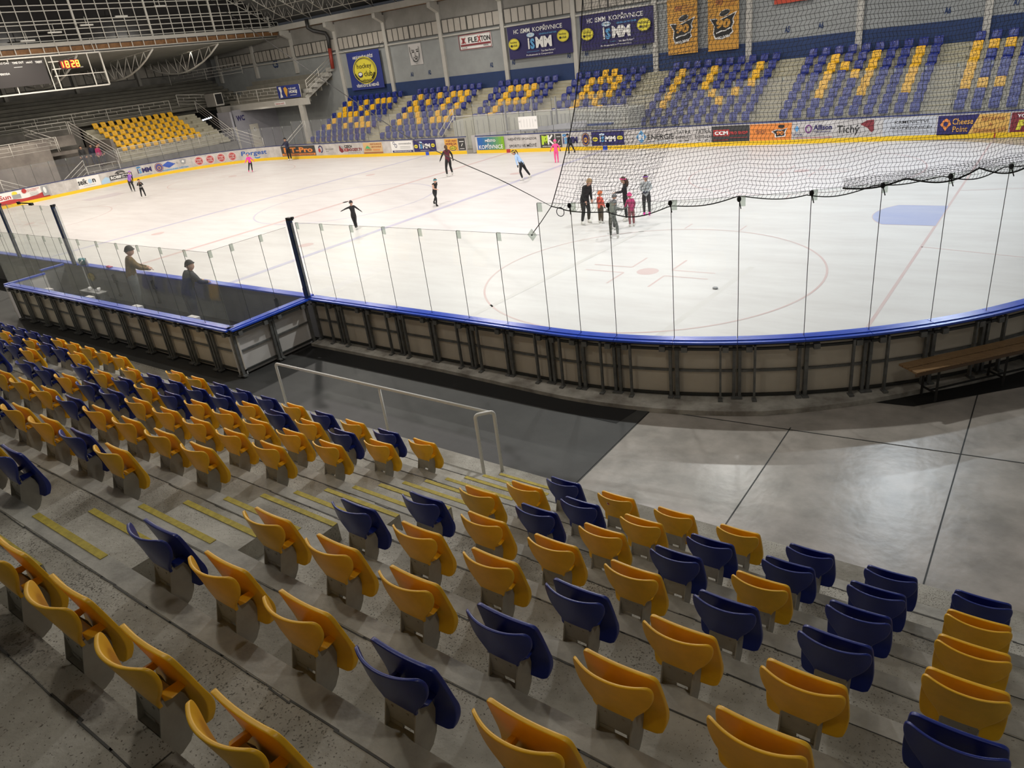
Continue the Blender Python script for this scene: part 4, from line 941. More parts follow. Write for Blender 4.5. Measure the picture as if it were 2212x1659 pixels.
for x0,x1,z0,z1,lab in ((6.8,8.8,4.34,7.5,'left orange anniversary banner with a star shaped 90 crest'),(9.48,11.42,4.30,7.5,'right orange anniversary banner with a star shaped 90 crest')):
    t,p,w,h=banner('anniversary_banner',lab,x0,x1,z0,z1,mat('orange_banner_cloth',(.62,.32,.055),.7),wave=.02,grp='orange anniversary banners')
    p.text('90',-.25,h-.55,.5,.34,brownp,.05,slant=.2); p.text('LET',.2,h-.42,.25,.10,brownp); p.text('HOKEJE V',.48,h-.58,.75,.10,brownp,.02); p.text('KOPŘIVNICI',.45,h-.72,.7,.09,brownp,.02)
    for m,e in ((wpr,1.0),(ink,.90)):
        P=[(-.92,.35),(-.45,.32),(-.35,.22),(.35,.42),(.95,.62),(.70,.20),(.78,.0),(.62,-.30),(.72,-.55),(.40,-.78),(-.05,-.92),(-.55,-.86),(-.68,-.55),(-.62,-.10)]
        cx,cz=0,-.15; p.poly([(cx+(a-cx)*e*.92,cz+(b-cz)*e*.95-.1) for a,b in P],m)
    p.text('90',.02,-.12,.92,.52,mat('orange_banner_print',(.62,.32,.055),.7),.06,slant=.12); p.ell(.12,.46,.34,.17,wpr,rot=.25); p.ell(.12,.46,.31,.14,ink,rot=.25); p.ell(.14,.52,.26,.09,charc,rot=.25)
    p.line([(-.4,-.62),(-.1,-.52),(.2,-.5),(.5,-.38)],.07,wpr); p.text('1932·2022',.02,-.86,.95,.15,wpr,.03,rot=.12); p.done('lettering',t)
t,p,w,h=banner('red_banner','red banner cut by the top edge of the photo, behind the net',13.5,15.65,6.42,7.6,mat('red_banner_cloth',(.45,.06,.03),.7)); p.rect(-.9,-.35,.8,-.28,wpr); p.done('lettering',t)
for x,s_ in ((-16.17,'A1'),(-14.19,'A2'),(-7.8,'A2'),(-5.72,'A3'),(-.86,'A3'),(.58,'A4'),(5.0,'A4'),(14.23,'A5'),(16.11,'A6'),(22.41,'A6'),(25.4,'A7')):
    p=Print(vfn((x,YF-.02,5.03),(1,0,0),(0,0,1),(0,-1,0)),.006); p.text(s_,0,0,.30,.34,navyw,.04); o=p.done('wall_lettering'); tag(o,kind='structure')
p=Print(vfn((-33.6,YF-.02,7.3),(1,0,0),(0,0,1),(0,-1,0)),.006); p.text('C5',0,0,.8,.62,navyw,.04); tag(p.done('wall_lettering'),kind='structure')
t,p,w,h=banner('hockey_banner','blue hockey recruiting banner hung on the long upper railing',-28.9,-25.85,4.38,5.42,mat('blue_banner_cloth',(.025,.04,.22),.7),y=19.36,wave=.02)
p.poly([(-1.3,.42),(-.95,.45),(-.9,.1),(-1.0,-.1),(-.88,-.42),(-1.25,-.45),(-1.12,0)],wpr); p.poly([(-.62,.3),(-.3,.42),(-.05,.2),(-.2,-.15),(-.35,-.45),(-.55,-.1)],ybr); p.text('POJĎ HRÁT',.62,.22,1.0,.20,wpr,.03); p.text('HOKEJ',.65,-.06,1.1,.30,wpr,.05,slant=.15); p.rect(.2,-.33,1.1,-.29,wpr); p.done('lettering',t)
t=thing('direction_sign','small pale sign on the lintel beam below the hockey banner','sign',(-29.0,19.38,4.0)); mb=MB(); mb.box((0,0,0),(1.5,.03,.26)); mb.build('plate',wpr,t); p=Print(vfn((0,-.02,0),(1,0,0),(0,0,1),(0,-1,0)),.004); p.text('TRIBUNA HOSTÉ',0,0,1.25,.13,redp,.02); p.done('lettering',t)
# ---------------- hanging scoreboard ----------------
XS=-31.6
t=thing('scoreboard','dark hanging scoreboard with a glowing red clock in a white tube frame','scoreboard',(XS,0,8.2))
kx=(28.6955-XS)/48.6955
def sy(yy): return -24.147+(yy+24.147)*kx
def sz(z_): return 5.849+(z_-5.849)*kx-8.2
mb=MB()
yl,yr_,zb_,zt_=sy(-12.5),sy(.34),sz(6.91),sz(8.75)
for a,b in (((0,yl,zt_),(0,yr_,zt_)),((0,yl,zb_),(0,yr_,zb_)),((0,yr_,zt_),(0,yr_,zb_)),((0,yl,zt_),(0,yl,zb_))): mb.beam(a,b,.09,.09)
for yy in (-1.0+.55,-2.55,-4.9): mb.beam((0,sy(yy),zt_),(0,sy(yy),zb_),.06,.06)
mb.beam((0,sy(-2.7),sz(7.65)),(0,yr_,sz(7.62)),.05,.05); mb.beam((0,sy(-2.9),zt_),(0,sy(-2.9),zb_),.05,.05)
for yy in (yl+1,sy(-2),yr_-.3): mb.tube([(0,yy,zt_),(-.2,yy,2.2)],.03,6)
mb.build('frame',offw,t)
mb=MB(); mb.box((.02,(yl+sy(-2.95))/2,sz(7.95)),(.25,sy(-2.95)-yl-.3,1.62)); mb.build('display_panel',mat('board_black',(.022,.018,.018),.5),t)
p=Print(vfn((.15,0,0),(0,1,0),(0,0,1),(1,0,0)),.006)
for s_,yy,zz,w_ in (('HRACÍ ČAS',-5.3,8.55,.95),('TIME OUT',-4.45,8.52,.75),('HRÁČ',-3.85,8.50,.42),('TREST',-3.35,8.47,.48),('PERIODA',-5.35,8.0,.70)): p.text(s_,sy(yy),sz(zz),w_,.14,wpr,.03)
p.rect(sy(-4.75),sz(8.28),sy(-4.3),sz(8.28)+.03,wpr); p.done('lettering',t)
mb=MB(); mb.box((.02,sy(-1.66),sz(8.22)),(.2,1.35,.62)); ck=mb.build('clock_housing',mat('clock_red_black',(.05,.005,.005),.4),t)
p=Print(vfn((.13,sy(-1.66),sz(8.22)),(0,1,0),(0,0,1),(1,0,0)),.005)
SEG={'1':'bc','8':'abcdefg','2':'abged'}
def seg(ch,u,v,w_,h_,m,th):
    q={'a':((0,h_),(w_,h_)),'b':((w_,h_),(w_,h_/2)),'c':((w_,h_/2),(w_,0)),'d':((0,0),(w_,0)),'e':((0,0),(0,h_/2)),'f':((0,h_/2),(0,h_)),'g':((0,h_/2),(w_,h_/2))}
    for s_ in SEG[ch]:
        a,b=q[s_]; p.line([(u+a[0],v+a[1]),(u+b[0],v+b[1])],th,m)
for m,th in ((ledr,.11),(ledy,.05)):
    for ch,u in (('1',-.74),('8',-.34),('2',.06),('8',.38)): seg(ch,u,-.20,.20,.40,m,th)
p.done('clock_digits',t)
mb=MB(); mb.tube([(0,sy(-2.7),sz(8.02)),(0,sy(-.9),sz(8.02))],.04,6); mb.tube([(0,sy(-2.8),sz(8.42)),(0,sy(-1.4),sz(8.42))],.04,6); mb.build('cable_duct',offw,t)
for (y_,z_),w_ in zip(HL,('leftmost','second from the left','middle','fourth from the left','rightmost')):
    t=thing('hanging_luminaire',f'small white unlit strip fixture before the night glazing, {w_} of five','lamp',(-31.0,y_,z_),0,'strip fixtures before the night glazing'); mb=MB(); mb.box((0,0,0),(.14,.95,.10)); mb.build('housing',white_m,t); mb=MB(); mb.tube([(0,0,.05),(0,0,.55)],.03,6); mb.build('hanger',offw,t)
# wall spot heaters / light strip by the stairs
t=thing('strip_light','bright louvred strip light under the duct box','lamp',(-37.4,16.7,3.25)); mb=MB()
for k in range(9): mb.box((0,-.9+.22*k,.0+.03*k),(.05,.14,.12))
mb.build('tube',mat('strip_light_glow',(.9,.93,1),.5,emit=2.5),t); mb=MB(); mb.box((-.06,0,.12),(.06,2.1,.08)); mb.build('bracket',darkst,t)
# ---------------- near boards (seen from behind) ----------------
def s_of(x,y):
    x0=XR-RC
    if x<=x0: return x
    return x0+RC*math.atan2(x-x0,-(y-(-YW+RC)))
JT=[(14.78,0),(15.62,0),(16.60,0),(17.58,0),(18.60,0),(19.60,0),(20.56,0),(21.52,0)]
JS=[j[0] for j in JT]+[s_of(x,y) for x,y in ((22.18,-14.05),(22.86,-13.96),(23.84,-13.73),(24.8,-13.38),(25.72,-12.92),(26.58,-12.39),(27.37,-11.76),(28.09,-11.07))]
JS+= [JS[-1]+1.0,JS[-1]+2.0,JS[-1]+3.0]
cb_white=mat('board_inner_white',(.62,.61,.60),.45)
def curvestrip(mb,s0,s1,o0,o1,z0,z1,mi,O,n=4,pathf=near_path):
    V=[]
    for i in range(n+1):
        s=s0+(s1-s0)*i/n
        for o,z in ((o0,z0),(o1,z0),(o1,z1),(o0,z1)): V.append(pathf(s,o)[0]+Vector((0,0,z))-O)
    F=[]
    for i in range(n):
        a=4*i;b=a+4
        for k in range(4): F.append((a+k,a+(k+1)%4,b+(k+1)%4,b+k))
    F+=[(3,2,1,0),(4*n,4*n+1,4*n+2,4*n+3)]
    mb.add(V,F,mi)
def post(parent,O,s,o,w,z0,z1,m=steel,name='post',foot=True,dd=.06):
    mb=MB(); p,n=near_path(s,o); t=Vector((-n.y,n.x,0)); p=p-O
    mb.beam(p+Vector((0,0,z0)),p+Vector((0,0,z1)),w,dd,0,up=n)
    if foot: mb.beam(p+n*.03+Vector((0,0,z0)),p+n*.03+Vector((0,0,z0+.03)),w+.05,.12,0,up=n)
    return mb.build(name,m,parent)
def board_section(s0,s1,kind,label,ledge=.085,pathf=near_path,panelm=cream,grp='board sections behind the near goal'):
    O=pathf(s0,0)[0]; t=thing('rink_board',label,'rink board',O,0,grp)
    mb=MB(); curvestrip(mb,s0,s1,-.0,.02,.02,1.10,0,O,5,pathf); curvestrip(mb,s0,s1,.02,.05,.10,1.02,1,O,5,pathf); mb.build('panel',[cb_white,panelm],t)
    mb=MB(); g=.004; curvestrip(mb,s0+g,s1-g,-.02,.15,1.115,1.15,0,O,5,pathf); curvestrip(mb,s0+g,s1-g,.155,.235,1.10,1.135,0,O,5,pathf); mb.build('cap_rail',blue_cap,t)
    mb=MB(); curvestrip(mb,s0+.01,s1-.01,.05,.16,1.05,1.09,0,O,5,pathf); curvestrip(mb,s0+.01,s1-.01,.16,.20,.98,1.02,0,O,5,pathf); mb.build('top_channel',darkst,t)
    for q in (.18,.82):
        mb=MB(); s=s0+(s1-s0)*q; p,n=pathf(s,.19); mb.box(tuple(p-O+Vector((0,0,1.0))),(.10,.07,.09),0,math.atan2(n.y,n.x)+PI/2)
        mb.build('clamp',steel,t)
    mb=MB(); curvestrip(mb,s0+.01,s1-.01,.055,.09,.545,.585,0,O,5,pathf); mb.build('middle_rail',steel,t)
    mb=MB(); curvestrip(mb,s0+.01,s1-.01,.055,.10,.10,.14,0,O,5,pathf); mb.build('bottom_rail',darkst,t)
    L=s1-s0
    for ds,o,w in kind(L): 
        mbp=MB(); p,n=pathf(s0+ds,o); p=p-O
        mbp.beam(p+Vector((0,0,ledge-.01)),p+Vector((0,0,1.06)),w,.055,0,up=n); mbp.beam(p+n*.03+Vector((0,0,ledge-.01)),p+n*.03+Vector((0,0,ledge+.02)),w+.04,.13,0,up=n)
        mbp.build('post',steel,t)
    return t
for i,(a,b) in enumerate(zip(JS[:-1],JS[1:])):
    odd=i%2==1
    def kd(L,odd=odd): return ([(.045,.11,.05),(.27,.20,.035),(L-.06,.13,.05)] if odd else [(.05,.13,.06),(L-.26,.20,.035),(L-.045,.11,.05)])
    where=f'{NUM[i+1]} from the blue post at the bench corner'
    board_section(a,b,kd,f'cream backed board section with blue cap, {where}')
    hi=i>=7
    za=3.45 if hi else 2.90
    pa,pb=near_path(a,.065)[0],near_path(b,.065)[0]
    pane(pa,pb,1.15,za,G_near,'rink_glass',f'clear glass pane on the near boards, {where}','glass panes of the near boards')
# blue posts
def bpost(x,y,z1,label):
    t=thing('glass_post',label,'post',(x,y,1.15),group='blue posts at the bench'); h=z1-1.15
    mb=MB(); mb.box((0,0,h/2),(.11,.10,h)); mb.build('post',bluepost,t,.008)
    mb=MB(); mb.box((.066,0,h/2),(.012,.05,h-.1)); mb.build('rubber_seal',steel,t)
    mb=MB(); mb.box((.03,.0,h+.03),(.16,.09,.07)); mb.box((.10,.03,h+.05),(.07,.05,.05)); mb.build('top_fitting',ink,t)
bpost(14.74,-14.13,2.98,'tall blue post at the corner of the players bench')
bpost(2.80,-14.2,3.08,'blue post left of the bench with a bag hung at its foot')
bpost(-1.45,-14.25,3.05,'blue post at the left edge of the photo')
# ---------------- players bench enclosure ----------------
YB=-16.32
def straight_path(x_or_y,axis,const,sgn):
    if axis=='x': return lambda s,o=0.0: (Vector((s,const-o,0)),Vector((0,-1,0)))
    return lambda s,o=0.0: (Vector((const+o,s,0)),Vector((1,0,0)))
pb_=straight_path(0,'x',YB+.18,1)
xs=[2.75]+[14.72-.995*k for k in range(12)][::-1]
xs=[2.75]+[round(14.70-1.005*k,3) for k in range(11,-1,-1)]
for i,(a,b) in enumerate(zip(xs[:-1],xs[1:])):
    def kd(L): return [(.05,.11,.05),(.17,.11,.04),(L-.05,.11,.05)]
    board_section(a,b,kd,f'white backed bench enclosure section along the back, {NUM[len(xs)-1-i]} from its right corner',0.03,pb_,cream,'back sections of the bench enclosure')
    if b>3.3: pane((a,YB+.10,0),(b,YB+.10,0),1.15,2.82,G_box,'rink_glass',f'glass pane at the back of the players bench, {NUM[len(xs)-1-i]} from its right corner','glass panes behind the players bench')
pr_=straight_path(0,'y',14.60,1)
for i,(a,b) in enumerate(((-16.3,-15.25),(-15.25,-14.2))):
    def kd(L): return [(.04,.11,.06),(L-.04,.11,.06)]
    board_section(a,b,kd,f'white panelled end section of the bench enclosure, {"nearer the seats" if i==0 else "beside the tall blue post"}',0.03,pr_,whitep,'end sections of the bench enclosure')
for i,(a,b) in enumerate(((-16.22,-15.7),(-15.7,-14.95),(-14.95,-14.2))):
    pane((14.66,a,0),(14.66,b,0),1.15,2.84,G_box,'rink_glass',f'glass pane at the right end of the players bench, {NUM[i+1]} from its back corner','glass panes at the bench end')
pl_=straight_path(0,'y',2.72,1)
for a,b,cx,lab in ((-16.3,-15.1,2.6,'low divider with blue cap at the left end of the players bench'),(-14.95,-14.2,1.9,'short grey divider left of the players bench')):
    t=thing('bench_divider',lab,'divider',(cx,(a+b)/2,0)); mb=MB(); mb.box((0,0,.55),(.06,b-a,1.1)); mb.build('panel',whitep if a<-16 else mat('bench_side_grey',(.20,.20,.20),.6),t); mb=MB(); mb.box((0,0,1.13),(.14,b-a,.05)); mb.build('cap_rail',blue_cap,t)
    if a<-16:
        p=Print(vfn((.035,0,.75),(0,1,0),(0,0,1),(1,0,0)),.004); p.rect(-.12,-.3,.12,.3,greyp); p.done('notice',t)
# rink side of the bench, seen from inside : boards, cap, gates
gin=mat('bench_board_grey',(.24,.24,.235),.5,amt=.15,scale=1.5)
gs=[2.85,4.0,5.0,6.4,7.4,8.8,10.2,11.6,12.6,13.4,14.68]
for i,(a,b) in enumerate(zip(gs[:-1],gs[1:])):
    gate=i in (1,3,8)
    t=thing('bench_gate' if gate else 'rink_board',f'{"grey gate with black latch" if gate else "plain grey board"} on the bench rink side, {NUM[i+1]} from its left end','gate' if gate else 'rink board',((a+b)/2,-YW*1.0,0),group='rink side of the players bench')
    w=b-a-.012
    mb=MB(); mb.box((0,-.02,.56),(w,.05,1.08),1); mb.box((0,-.0,.56),(w,.02,1.08),0); mb.build('panel',[cb_white,gin],t)
    mb=MB(); mb.box((0,-.06,1.13),(w,.22,.04)); mb.build('cap_rail',blue_cap,t)
    if gate:
        mb=MB(); mb.beam((w/2-.12,-.07,.95),(w/2-.12,-.07,.20),.03,.03); mb.box((w/2-.12,-.09,.80),(.06,.06,.26)); mb.box((w/2-.03,-.10,.72),(.16,.05,.05)); mb.box((w/2-.1,-.09,.25),(.10,.05,.06)); mb.build('latch',ink,t)
for a,b,lab in ((-1.4,.0,'third'),(.0,1.4,'second'),(1.4,2.75,'first'),(-2.9,-1.45,'fourth'),(-4.4,-2.9,'fifth'),(-5.9,-4.4,'sixth'),(-7.6,-5.9,'seventh')):
    t=thing('rink_board',f'grey board with blue cap left of the players bench, {lab} from it','rink board',((a+b)/2,-YW*1.0-.0,0),group='boards left of the players bench'); w=b-a-.01
    mb=MB(); mb.box((0,-.02,.56),(w,.05,1.08),1); mb.box((0,0,.56),(w,.02,1.08),0); mb.build('panel',[cb_white,gin],t); mb=MB(); mb.box((0,-.06,1.13),(w,.22,.04)); mb.build('cap_rail',blue_cap,t)
    pane((a,-YW-.1,0),(b,-YW-.1,0),1.15,3.05,G_box,'rink_glass',f'tall glass pane left of the players bench, {lab} from it','glass panes left of the players bench')
t=thing('door_closer','black hinge arm on top of the tall glass left of the bench','door hardware',(.35,-14.05,3.12)); mb=MB(); mb.tube([(-.55,0,0),(.55,0,0)],.022,6); mb.box((-.55,0,0),(.14,.07,.09)); mb.box((.45,0,-.02),(.26,.07,.08)); mb.build('arm',ink,t)
# bench floor, seat, inner rails
patch('floor_bench',[(2.8,-16.1),(14.6,-16.1),(14.6,-13.98),(2.8,-13.98)],.055,black_rub,'black rubber floor of the players bench',h=.06)
t=thing('players_bench','long pale bench seat inside the glass enclosure','bench',(9.2,-15.78,.05)); mb=MB(); mb.box((0,.02,.44),(10.6,.30,.05)); mb.build('seat',mat('bench_seat_grey',(.40,.40,.38),.5,amt=.2,scale=3),t)
for k in range(6):
    mb=MB(); mb.box((-5.0+2*k,.02,.22),(.05,.24,.42)); mb.build('leg',steel,t)
mb=MB(); mb.beam((-5.6,-.20,.92),(5.3,-.20,.92),.05,.12); mb.build('back_rail',blue_cap,t)
mb=MB(); mb.tube([(-5.6,-.17,.80),(5.3,-.17,.80)],.02,6); mb.build('steel_rail',steel,t)
for k in range(4):
    mb=MB(); mb.box((-4.2+2.6*k,-.20,1.02),(.35,.12,.09)); mb.build('sticker_plate',whitep,t)
t=thing('floor_tray','flat black rubber tray lying on the bench floor','tray',(8.1,-15.0,.06)); mb=MB(); mb.box((0,0,.02),(1.5,.7,.04)); mb.box((0,.34,.045),(1.5,.03,.03)); mb.box((0,-.34,.045),(1.5,.03,.03)); mb.build('body',ink,t,.01)
# small things left on the boards
pinkm=mat('pink_fabric',(.70,.16,.28),.7,amt=.3,scale=20); tealm=mat('teal_cloth',(.06,.30,.36),.6,amt=.3,scale=20)
def lump(name,label,cat,loc,r,m,seed=0,extra=None):
    random.seed(seed); t=thing(name,label,cat,loc); mb=MB(); ph=[random.uniform(0,6) for _ in range(4)]
    mb.sphere((0,0,r[2]*.9),r,0,18,10,lambda q: q*(1+.12*math.sin(4*q.x+ph[0])*math.sin(5*q.y+ph[1])+.08*math.sin(7*q.z+ph[2]))); mb.build('body',m,t)
    if extra: extra(t)
    return t
def strap(m,pts,nm='strap',r=.012): 
    def f(t): mb=MB(); mb.tube(pts,r,6); mb.build(nm,m,t)
    return f
lump('sports_bag','teal and white bag resting on the blue cap at the foot of the blue post','bag',(3.1,-14.05,1.15),(.24,.10,.12),tealm,1,strap(wpr,[(-.22,-.06,.16),(-.12,-.11,.08),(.05,-.12,.06),(.2,-.08,.18)],r=.022))
t=thing('water_bottle','white plastic bottle beside the teal bag','bottle',(3.46,-14.08,1.15)); mb=MB(); mb.tube([(0,0,0),(0,0,.17),(0,0,.20),(0,0,.22)],[.04,.04,.02,.018],12); mb.build('body',whitep,t); mb=MB(); mb.tube([(0,0,.215),(0,0,.25)],.02,10); mb.build('cap',greyp,t)
t=thing('water_bottle','purple bottle standing on the blue cap at the tall blue post','bottle',(14.52,-14.02,1.15)); mb=MB(); mb.tube([(0,0,0),(0,0,.17),(0,0,.21),(0,0,.23)],[.042,.042,.022,.02],12); mb.build('body',mat('purple_bottle',(.16,.10,.30),.3),t); mb=MB(); mb.tube([(0,0,.225),(0,0,.27)],.022,10); mb.build('cap',mat('purple_dark',(.06,.03,.12),.4),t)
lump('glove','small pink gloves dropped on the blue cap of the bench boards','glove',(4.75,-14.02,1.15),(.11,.06,.035),pinkm,4,lambda t:[(lambda mb:(mb.tube([(.06+.0*k,-.04+.03*k,.03),(.16,-.05+.035*k,.025)],.014,6),mb.build('finger',pinkm,t)))(MB()) for k in range(4)])
lump('backpack','pink and white backpack on the bench behind the glass','bag',(6.35,-15.75,.52),(.30,.17,.20),pinkm,5,strap(wpr,[(-.2,.1,.3),(-.1,.17,.2),(.1,.17,.12),(.2,.12,.25)]))
lump('towel','yellow cloth hung over the divider left of the bench','cloth',(3.3,-14.045,.62),(.22,.04,.13),mat('yellow_cloth',(.55,.42,.06),.8),6,strap(mat('yellow_cloth2',(.45,.33,.04),.8),[(-.18,-.03,.14),(0,-.045,.18),(.18,-.03,.14)],'fold'))
def shoe(loc,rz,m,name='sneaker',lab='',par=None):
    t=thing(name,lab,'shoe',loc,rz); mb=MB(); mb.sphere((0,.02,.05),(.045,.13,.045),0,14,8,lambda q: Vector((q.x,q.y,q.z*(1.25 if q.y<0 else .8)))); mb.build('upper',m,t); mb=MB(); mb.box((0,.02,.012),(.085,.26,.024)); mb.build('sole',whitep,t,.008)
shoe((4.25,-14.6,.56),.9,wpr,lab='left white shoe reflected low behind the bench glass'); shoe((4.75,-14.55,.56),.8,wpr,lab='right white shoe reflected low behind the bench glass')
t=thing('shoe_shelf','low grey shelf along the bench boards carrying white shoes','shelf',(4.5,-14.6,.055)); mb=MB(); mb.box((0,0,.485),(1.3,.32,.03)); mb.build('board',gin,t)
for k in (-.6,.6): mb=MB(); mb.box((k,0,.235),(.04,.28,.47)); mb.build('leg',steel,t)
# torn paper / snow lump on the ice
t=lump('ice_debris','small grey lump lying on the ice near the face-off circle','debris',(22.26,-7.92,.0),(.07,.05,.03),greyp,9)
# ---------------- wooden bench on the right ----------------
wood=mat('worn_brown_wood',(.36,.22,.10),.5,amt=1,var=(.18,.10,.045),scale=3,stretch=(3,30,3),bump=.1,bscale=20)
A=Vector((27.20,-12.50,0)); B=Vector((29.0,-10.42,0)); dv=(B-A).normalized(); nv=Vector((dv.y,-dv.x,0))
t=thing('wooden_bench','long wooden bench on black steel legs behind the corner boards','bench',A)
for k,o_ in enumerate((-.10,.10)):
    mb=MB(); mb.beam(nv*o_*1.05+Vector((0,0,.61)),dv*3.6+nv*o_*1.05+Vector((0,0,.61)),.19,.035); mb.build('seat_plank',wood,t,.004)
mb=MB(); mb.beam(nv*.2-dv*.02+Vector((0,0,.585)),dv*3.6+nv*.2+Vector((0,0,.585)),.02,.05); mb.build('front_edge',mat('dark_brown_wood',(.10,.055,.025),.5),t)
for q in (.45,1.7,3.0):
    for o_ in (-.15,.15):
        mb=MB(); mb.beam(dv*q+nv*o_,dv*q+nv*o_+Vector((0,0,.59)),.035,.035); mb.build('leg',ink,t)
    mb=MB(); mb.beam(dv*q-nv*.15+Vector((0,0,.56)),dv*q+nv*.15+Vector((0,0,.56)),.035,.035); mb.build('cross_bar',ink,t); mb=MB(); mb.beam(dv*q-nv*.15+Vector((0,0,.15)),dv*q+nv*.15+Vector((0,0,.15)),.025,.025); mb.build('cross_bar',ink,t)
mb=MB(); mb.beam(dv*.45+Vector((0,0,.14)),dv*3.0+Vector((0,0,.14)),.025,.025); mb.build('stretcher',ink,t)
# ---------------- near handrails ----------------
def handrail(name,label,paths,posts,r=.026):
    O=Vector(paths[0][0]); O.z=0; t=thing(name,label,'railing',O,group='near white handrails')
    for P in paths: mb=MB(); mb.tube([Vector(p)-O for p in P],r,10); mb.build('rail',white_m,t)
    for a,b in posts: mb=MB(); mb.tube([Vector(a)-O,Vector(b)-O],r*.92,10); mb.build('post',white_m,t)
    return t
def arc(p,a,b,n=6):
    # rounded corner at p between directions towards a and b
    p=Vector(p);a=Vector(a);b=Vector(b); r=.07; u=(a-p).normalized()*r; v=(b-p).normalized()*r
    return [tuple((1-t)**2*(p+u)+2*t*(1-t)*p+t*t*(p+v)) for t in [i/n for i in range(n+1)]]
HR=[(17.2,-16.98,0.0),(17.2,-16.98,1.02),(22.42,-16.98,1.04)]
handrail('handrail','long white tube handrail along the foot of the near stand',[[HR[0]]+arc(HR[1],HR[0],HR[2])+[HR[2]]],[((20.02,-16.98,0),(20.02,-16.98,1.0))])
L1=[(22.28,-17.20,0.0),(22.28,-17.20,1.08),(22.42,-16.93,1.04),(22.42,-16.93,0)]
handrail('handrail','short white end hoop of the handrail beside the aisle',[[L1[0]]+arc(L1[1],L1[0],L1[2])+arc(L1[2],L1[1],L1[3])+[L1[3]]],[],.027)
# ---------------- safety net ----------------
def netmesh(P,nu,nv,r,holes=None):
    mb=MB()
    G=[[P(min(1,max(0,(i+(.24 if j%2 else -.24))/nu)) if 0<i<nu else i/nu,j/nv) for j in range(nv+1)] for i in range(nu+1)]
    for i in range(nu+1): mb.tube(G[i],r,3,0,cap=False)
    for j in range(nv+1): mb.tube([G[i][j] for i in range(nu+1)],r,3,0,cap=False)
    return mb
s0n,s1n=21.82,33.0
def netP(u,v):
    s=s0n+(s1n-s0n)*u; z=3.42+(8.8-3.42)*v
    e=1.15*(1-math.exp(-(z-3.42)/2.2))*(1-u)**3
    s+=e+.03*math.sin(z*2.1+s*1.3)
    p,n=near_path(s,.03)
    hang=.16*math.sin(u*58)*max(0,1-v*9)*(1 if u>.02 else 0)
    return p+Vector((0,0,z-(.07*abs(math.sin(u*PI*11.2))+.16*math.exp(-((u-.10)/.06)**2))*max(0,1-v*7)+.035*math.sin(s*2.7+z)*(1-v)))-n*(.10*math.sin(s*1.7+z*.8)*min(1,v*3))+n*hang*.2
t=thing('safety_net','black safety net hung above the glass behind the near goal','safety net',(22,-14,3.4))
O=t.location
mb=netmesh(lambda u,v: netP(u,v)-O,184,90,.0029); mb.build('mesh',netm,t)['kind']='stuff'
mb=MB(); mb.tube([netP(0,j/40)-O for j in range(41)],.008,6); mb.build('edge_rope',netm,t)
mb=MB(); mb.tube([netP(i/160,0)-O for i in range(161)],.009,6); mb.build('bottom_rope',netm,t)
# gathered lower fold on the right
def foldP(u,v):
    s=26.3+6*u; p,n=near_path(s,.10+.05*math.sin(v*PI)); sag=.15*abs(math.sin((u*5.4+.2)*PI/1.0))*(.4+.6*min(1,u*3))
    return p+Vector((0,0,3.48-sag*v+.10*(1-v)))
mb=netmesh(lambda u,v: foldP(u,v)-O,110,8,.0029); mb.build('gathered_fold',netm,t)['kind']='stuff'
mb=MB(); mb.tube([foldP(i/90,1)-O for i in range(91)],.012,6); mb.build('bottom_rope',netm,t)
# flap turned back at the left edge
def flapP(u,v):
    p=netP(.0,v)+Vector((.25+.95*u*(1+v*.9),.25+.9*u,-.06*math.sin(PI*u))); return p
mb=netmesh(lambda u,v: flapP(u,v)-O,18,90,.0029); mb.build('turned_flap',netm,t)['kind']='stuff'
for k,js in enumerate(JS[8:16]):
    mb=MB(); p,n=near_path(js,.09); mb.sphere(tuple(p+Vector((0,0,3.42))-O),(.035,.035,.045),0,8,6); mb.tube([p+Vector((0,0,3.42))-O,p+n*.03+Vector((.03,0,3.28))-O],.008,5); mb.build('knot',netm,t)
# rope from the net corner to the lower glass, with a small coil
C0=netP(0,0); D0=near_path(21.40,.10)[0]+Vector((0,0,2.93))
t=thing('tie_rope','black rope tying the net corner down to the lower glass pane','rope',D0)
mb=MB(); mb.tube([Vector((0,0,0)),(C0-D0)*.45+Vector((0,.02,.0)),(C0-D0)],.008,6); mb.build('rope',netm,t)
mb=MB(); c=(C0-D0)+Vector((.17,0,-.09)); mb.tube([c+Vector((.075*math.cos(a),0,.075*math.sin(a))) for a in [2*PI*i/18 for i in range(18)]],.007,5,closed=True); mb.build('coil',netm,t)
t=thing('corner_clip','clear diamond shaped plate at the end of the lower glass','clip',D0+Vector((0,-.02,-.02))); mb=MB(); mb.prism([(-.10,0,0),(0,0,-.11),(.10,0,0),(0,0,.11)],[(-.10,.006,0),(0,.006,-.11),(.10,.006,0),(0,.006,.11)]); mb.build('plate',clipm,t); mb=MB(); mb.sphere((0,-.005,0),.015,0,8,6); mb.build('bolt',ink,t)
# long sagging cable across the hall
K=[(C0.x,C0.y,C0.z),(21.01,-14.29,3.90),(17.45,-11.4,3.81),(12.42,-7.89,4.07),(5.58,-3.49,4.99),(-6.88,3.4,7.44),(-22.58,10.7,11.65),(-30.03,13.95,13.85)]
t=thing('hanging_cable','thin black cable sagging from the net corner to the far left roof','cable',K[0]); mb=MB()
pts=[]
for i in range(len(K)-1):
    p0=Vector(K[max(i-1,0)]);p1=Vector(K[i]);p2=Vector(K[i+1]);p3=Vector(K[min(i+2,len(K)-1)])
    for j in range(6):
        u=j/6; pts.append(.5*((2*p1)+(p2-p0)*u+(2*p0-5*p1+4*p2-p3)*u*u+(3*p1-p0-3*p2+p3)*u**3)-Vector(K[0]))
pts.append(Vector(K[-1])-Vector(K[0])); mb.tube(pts,[.0045+.021*i/len(pts) for i in range(len(pts))],5); mb.build('cable',netm,t)
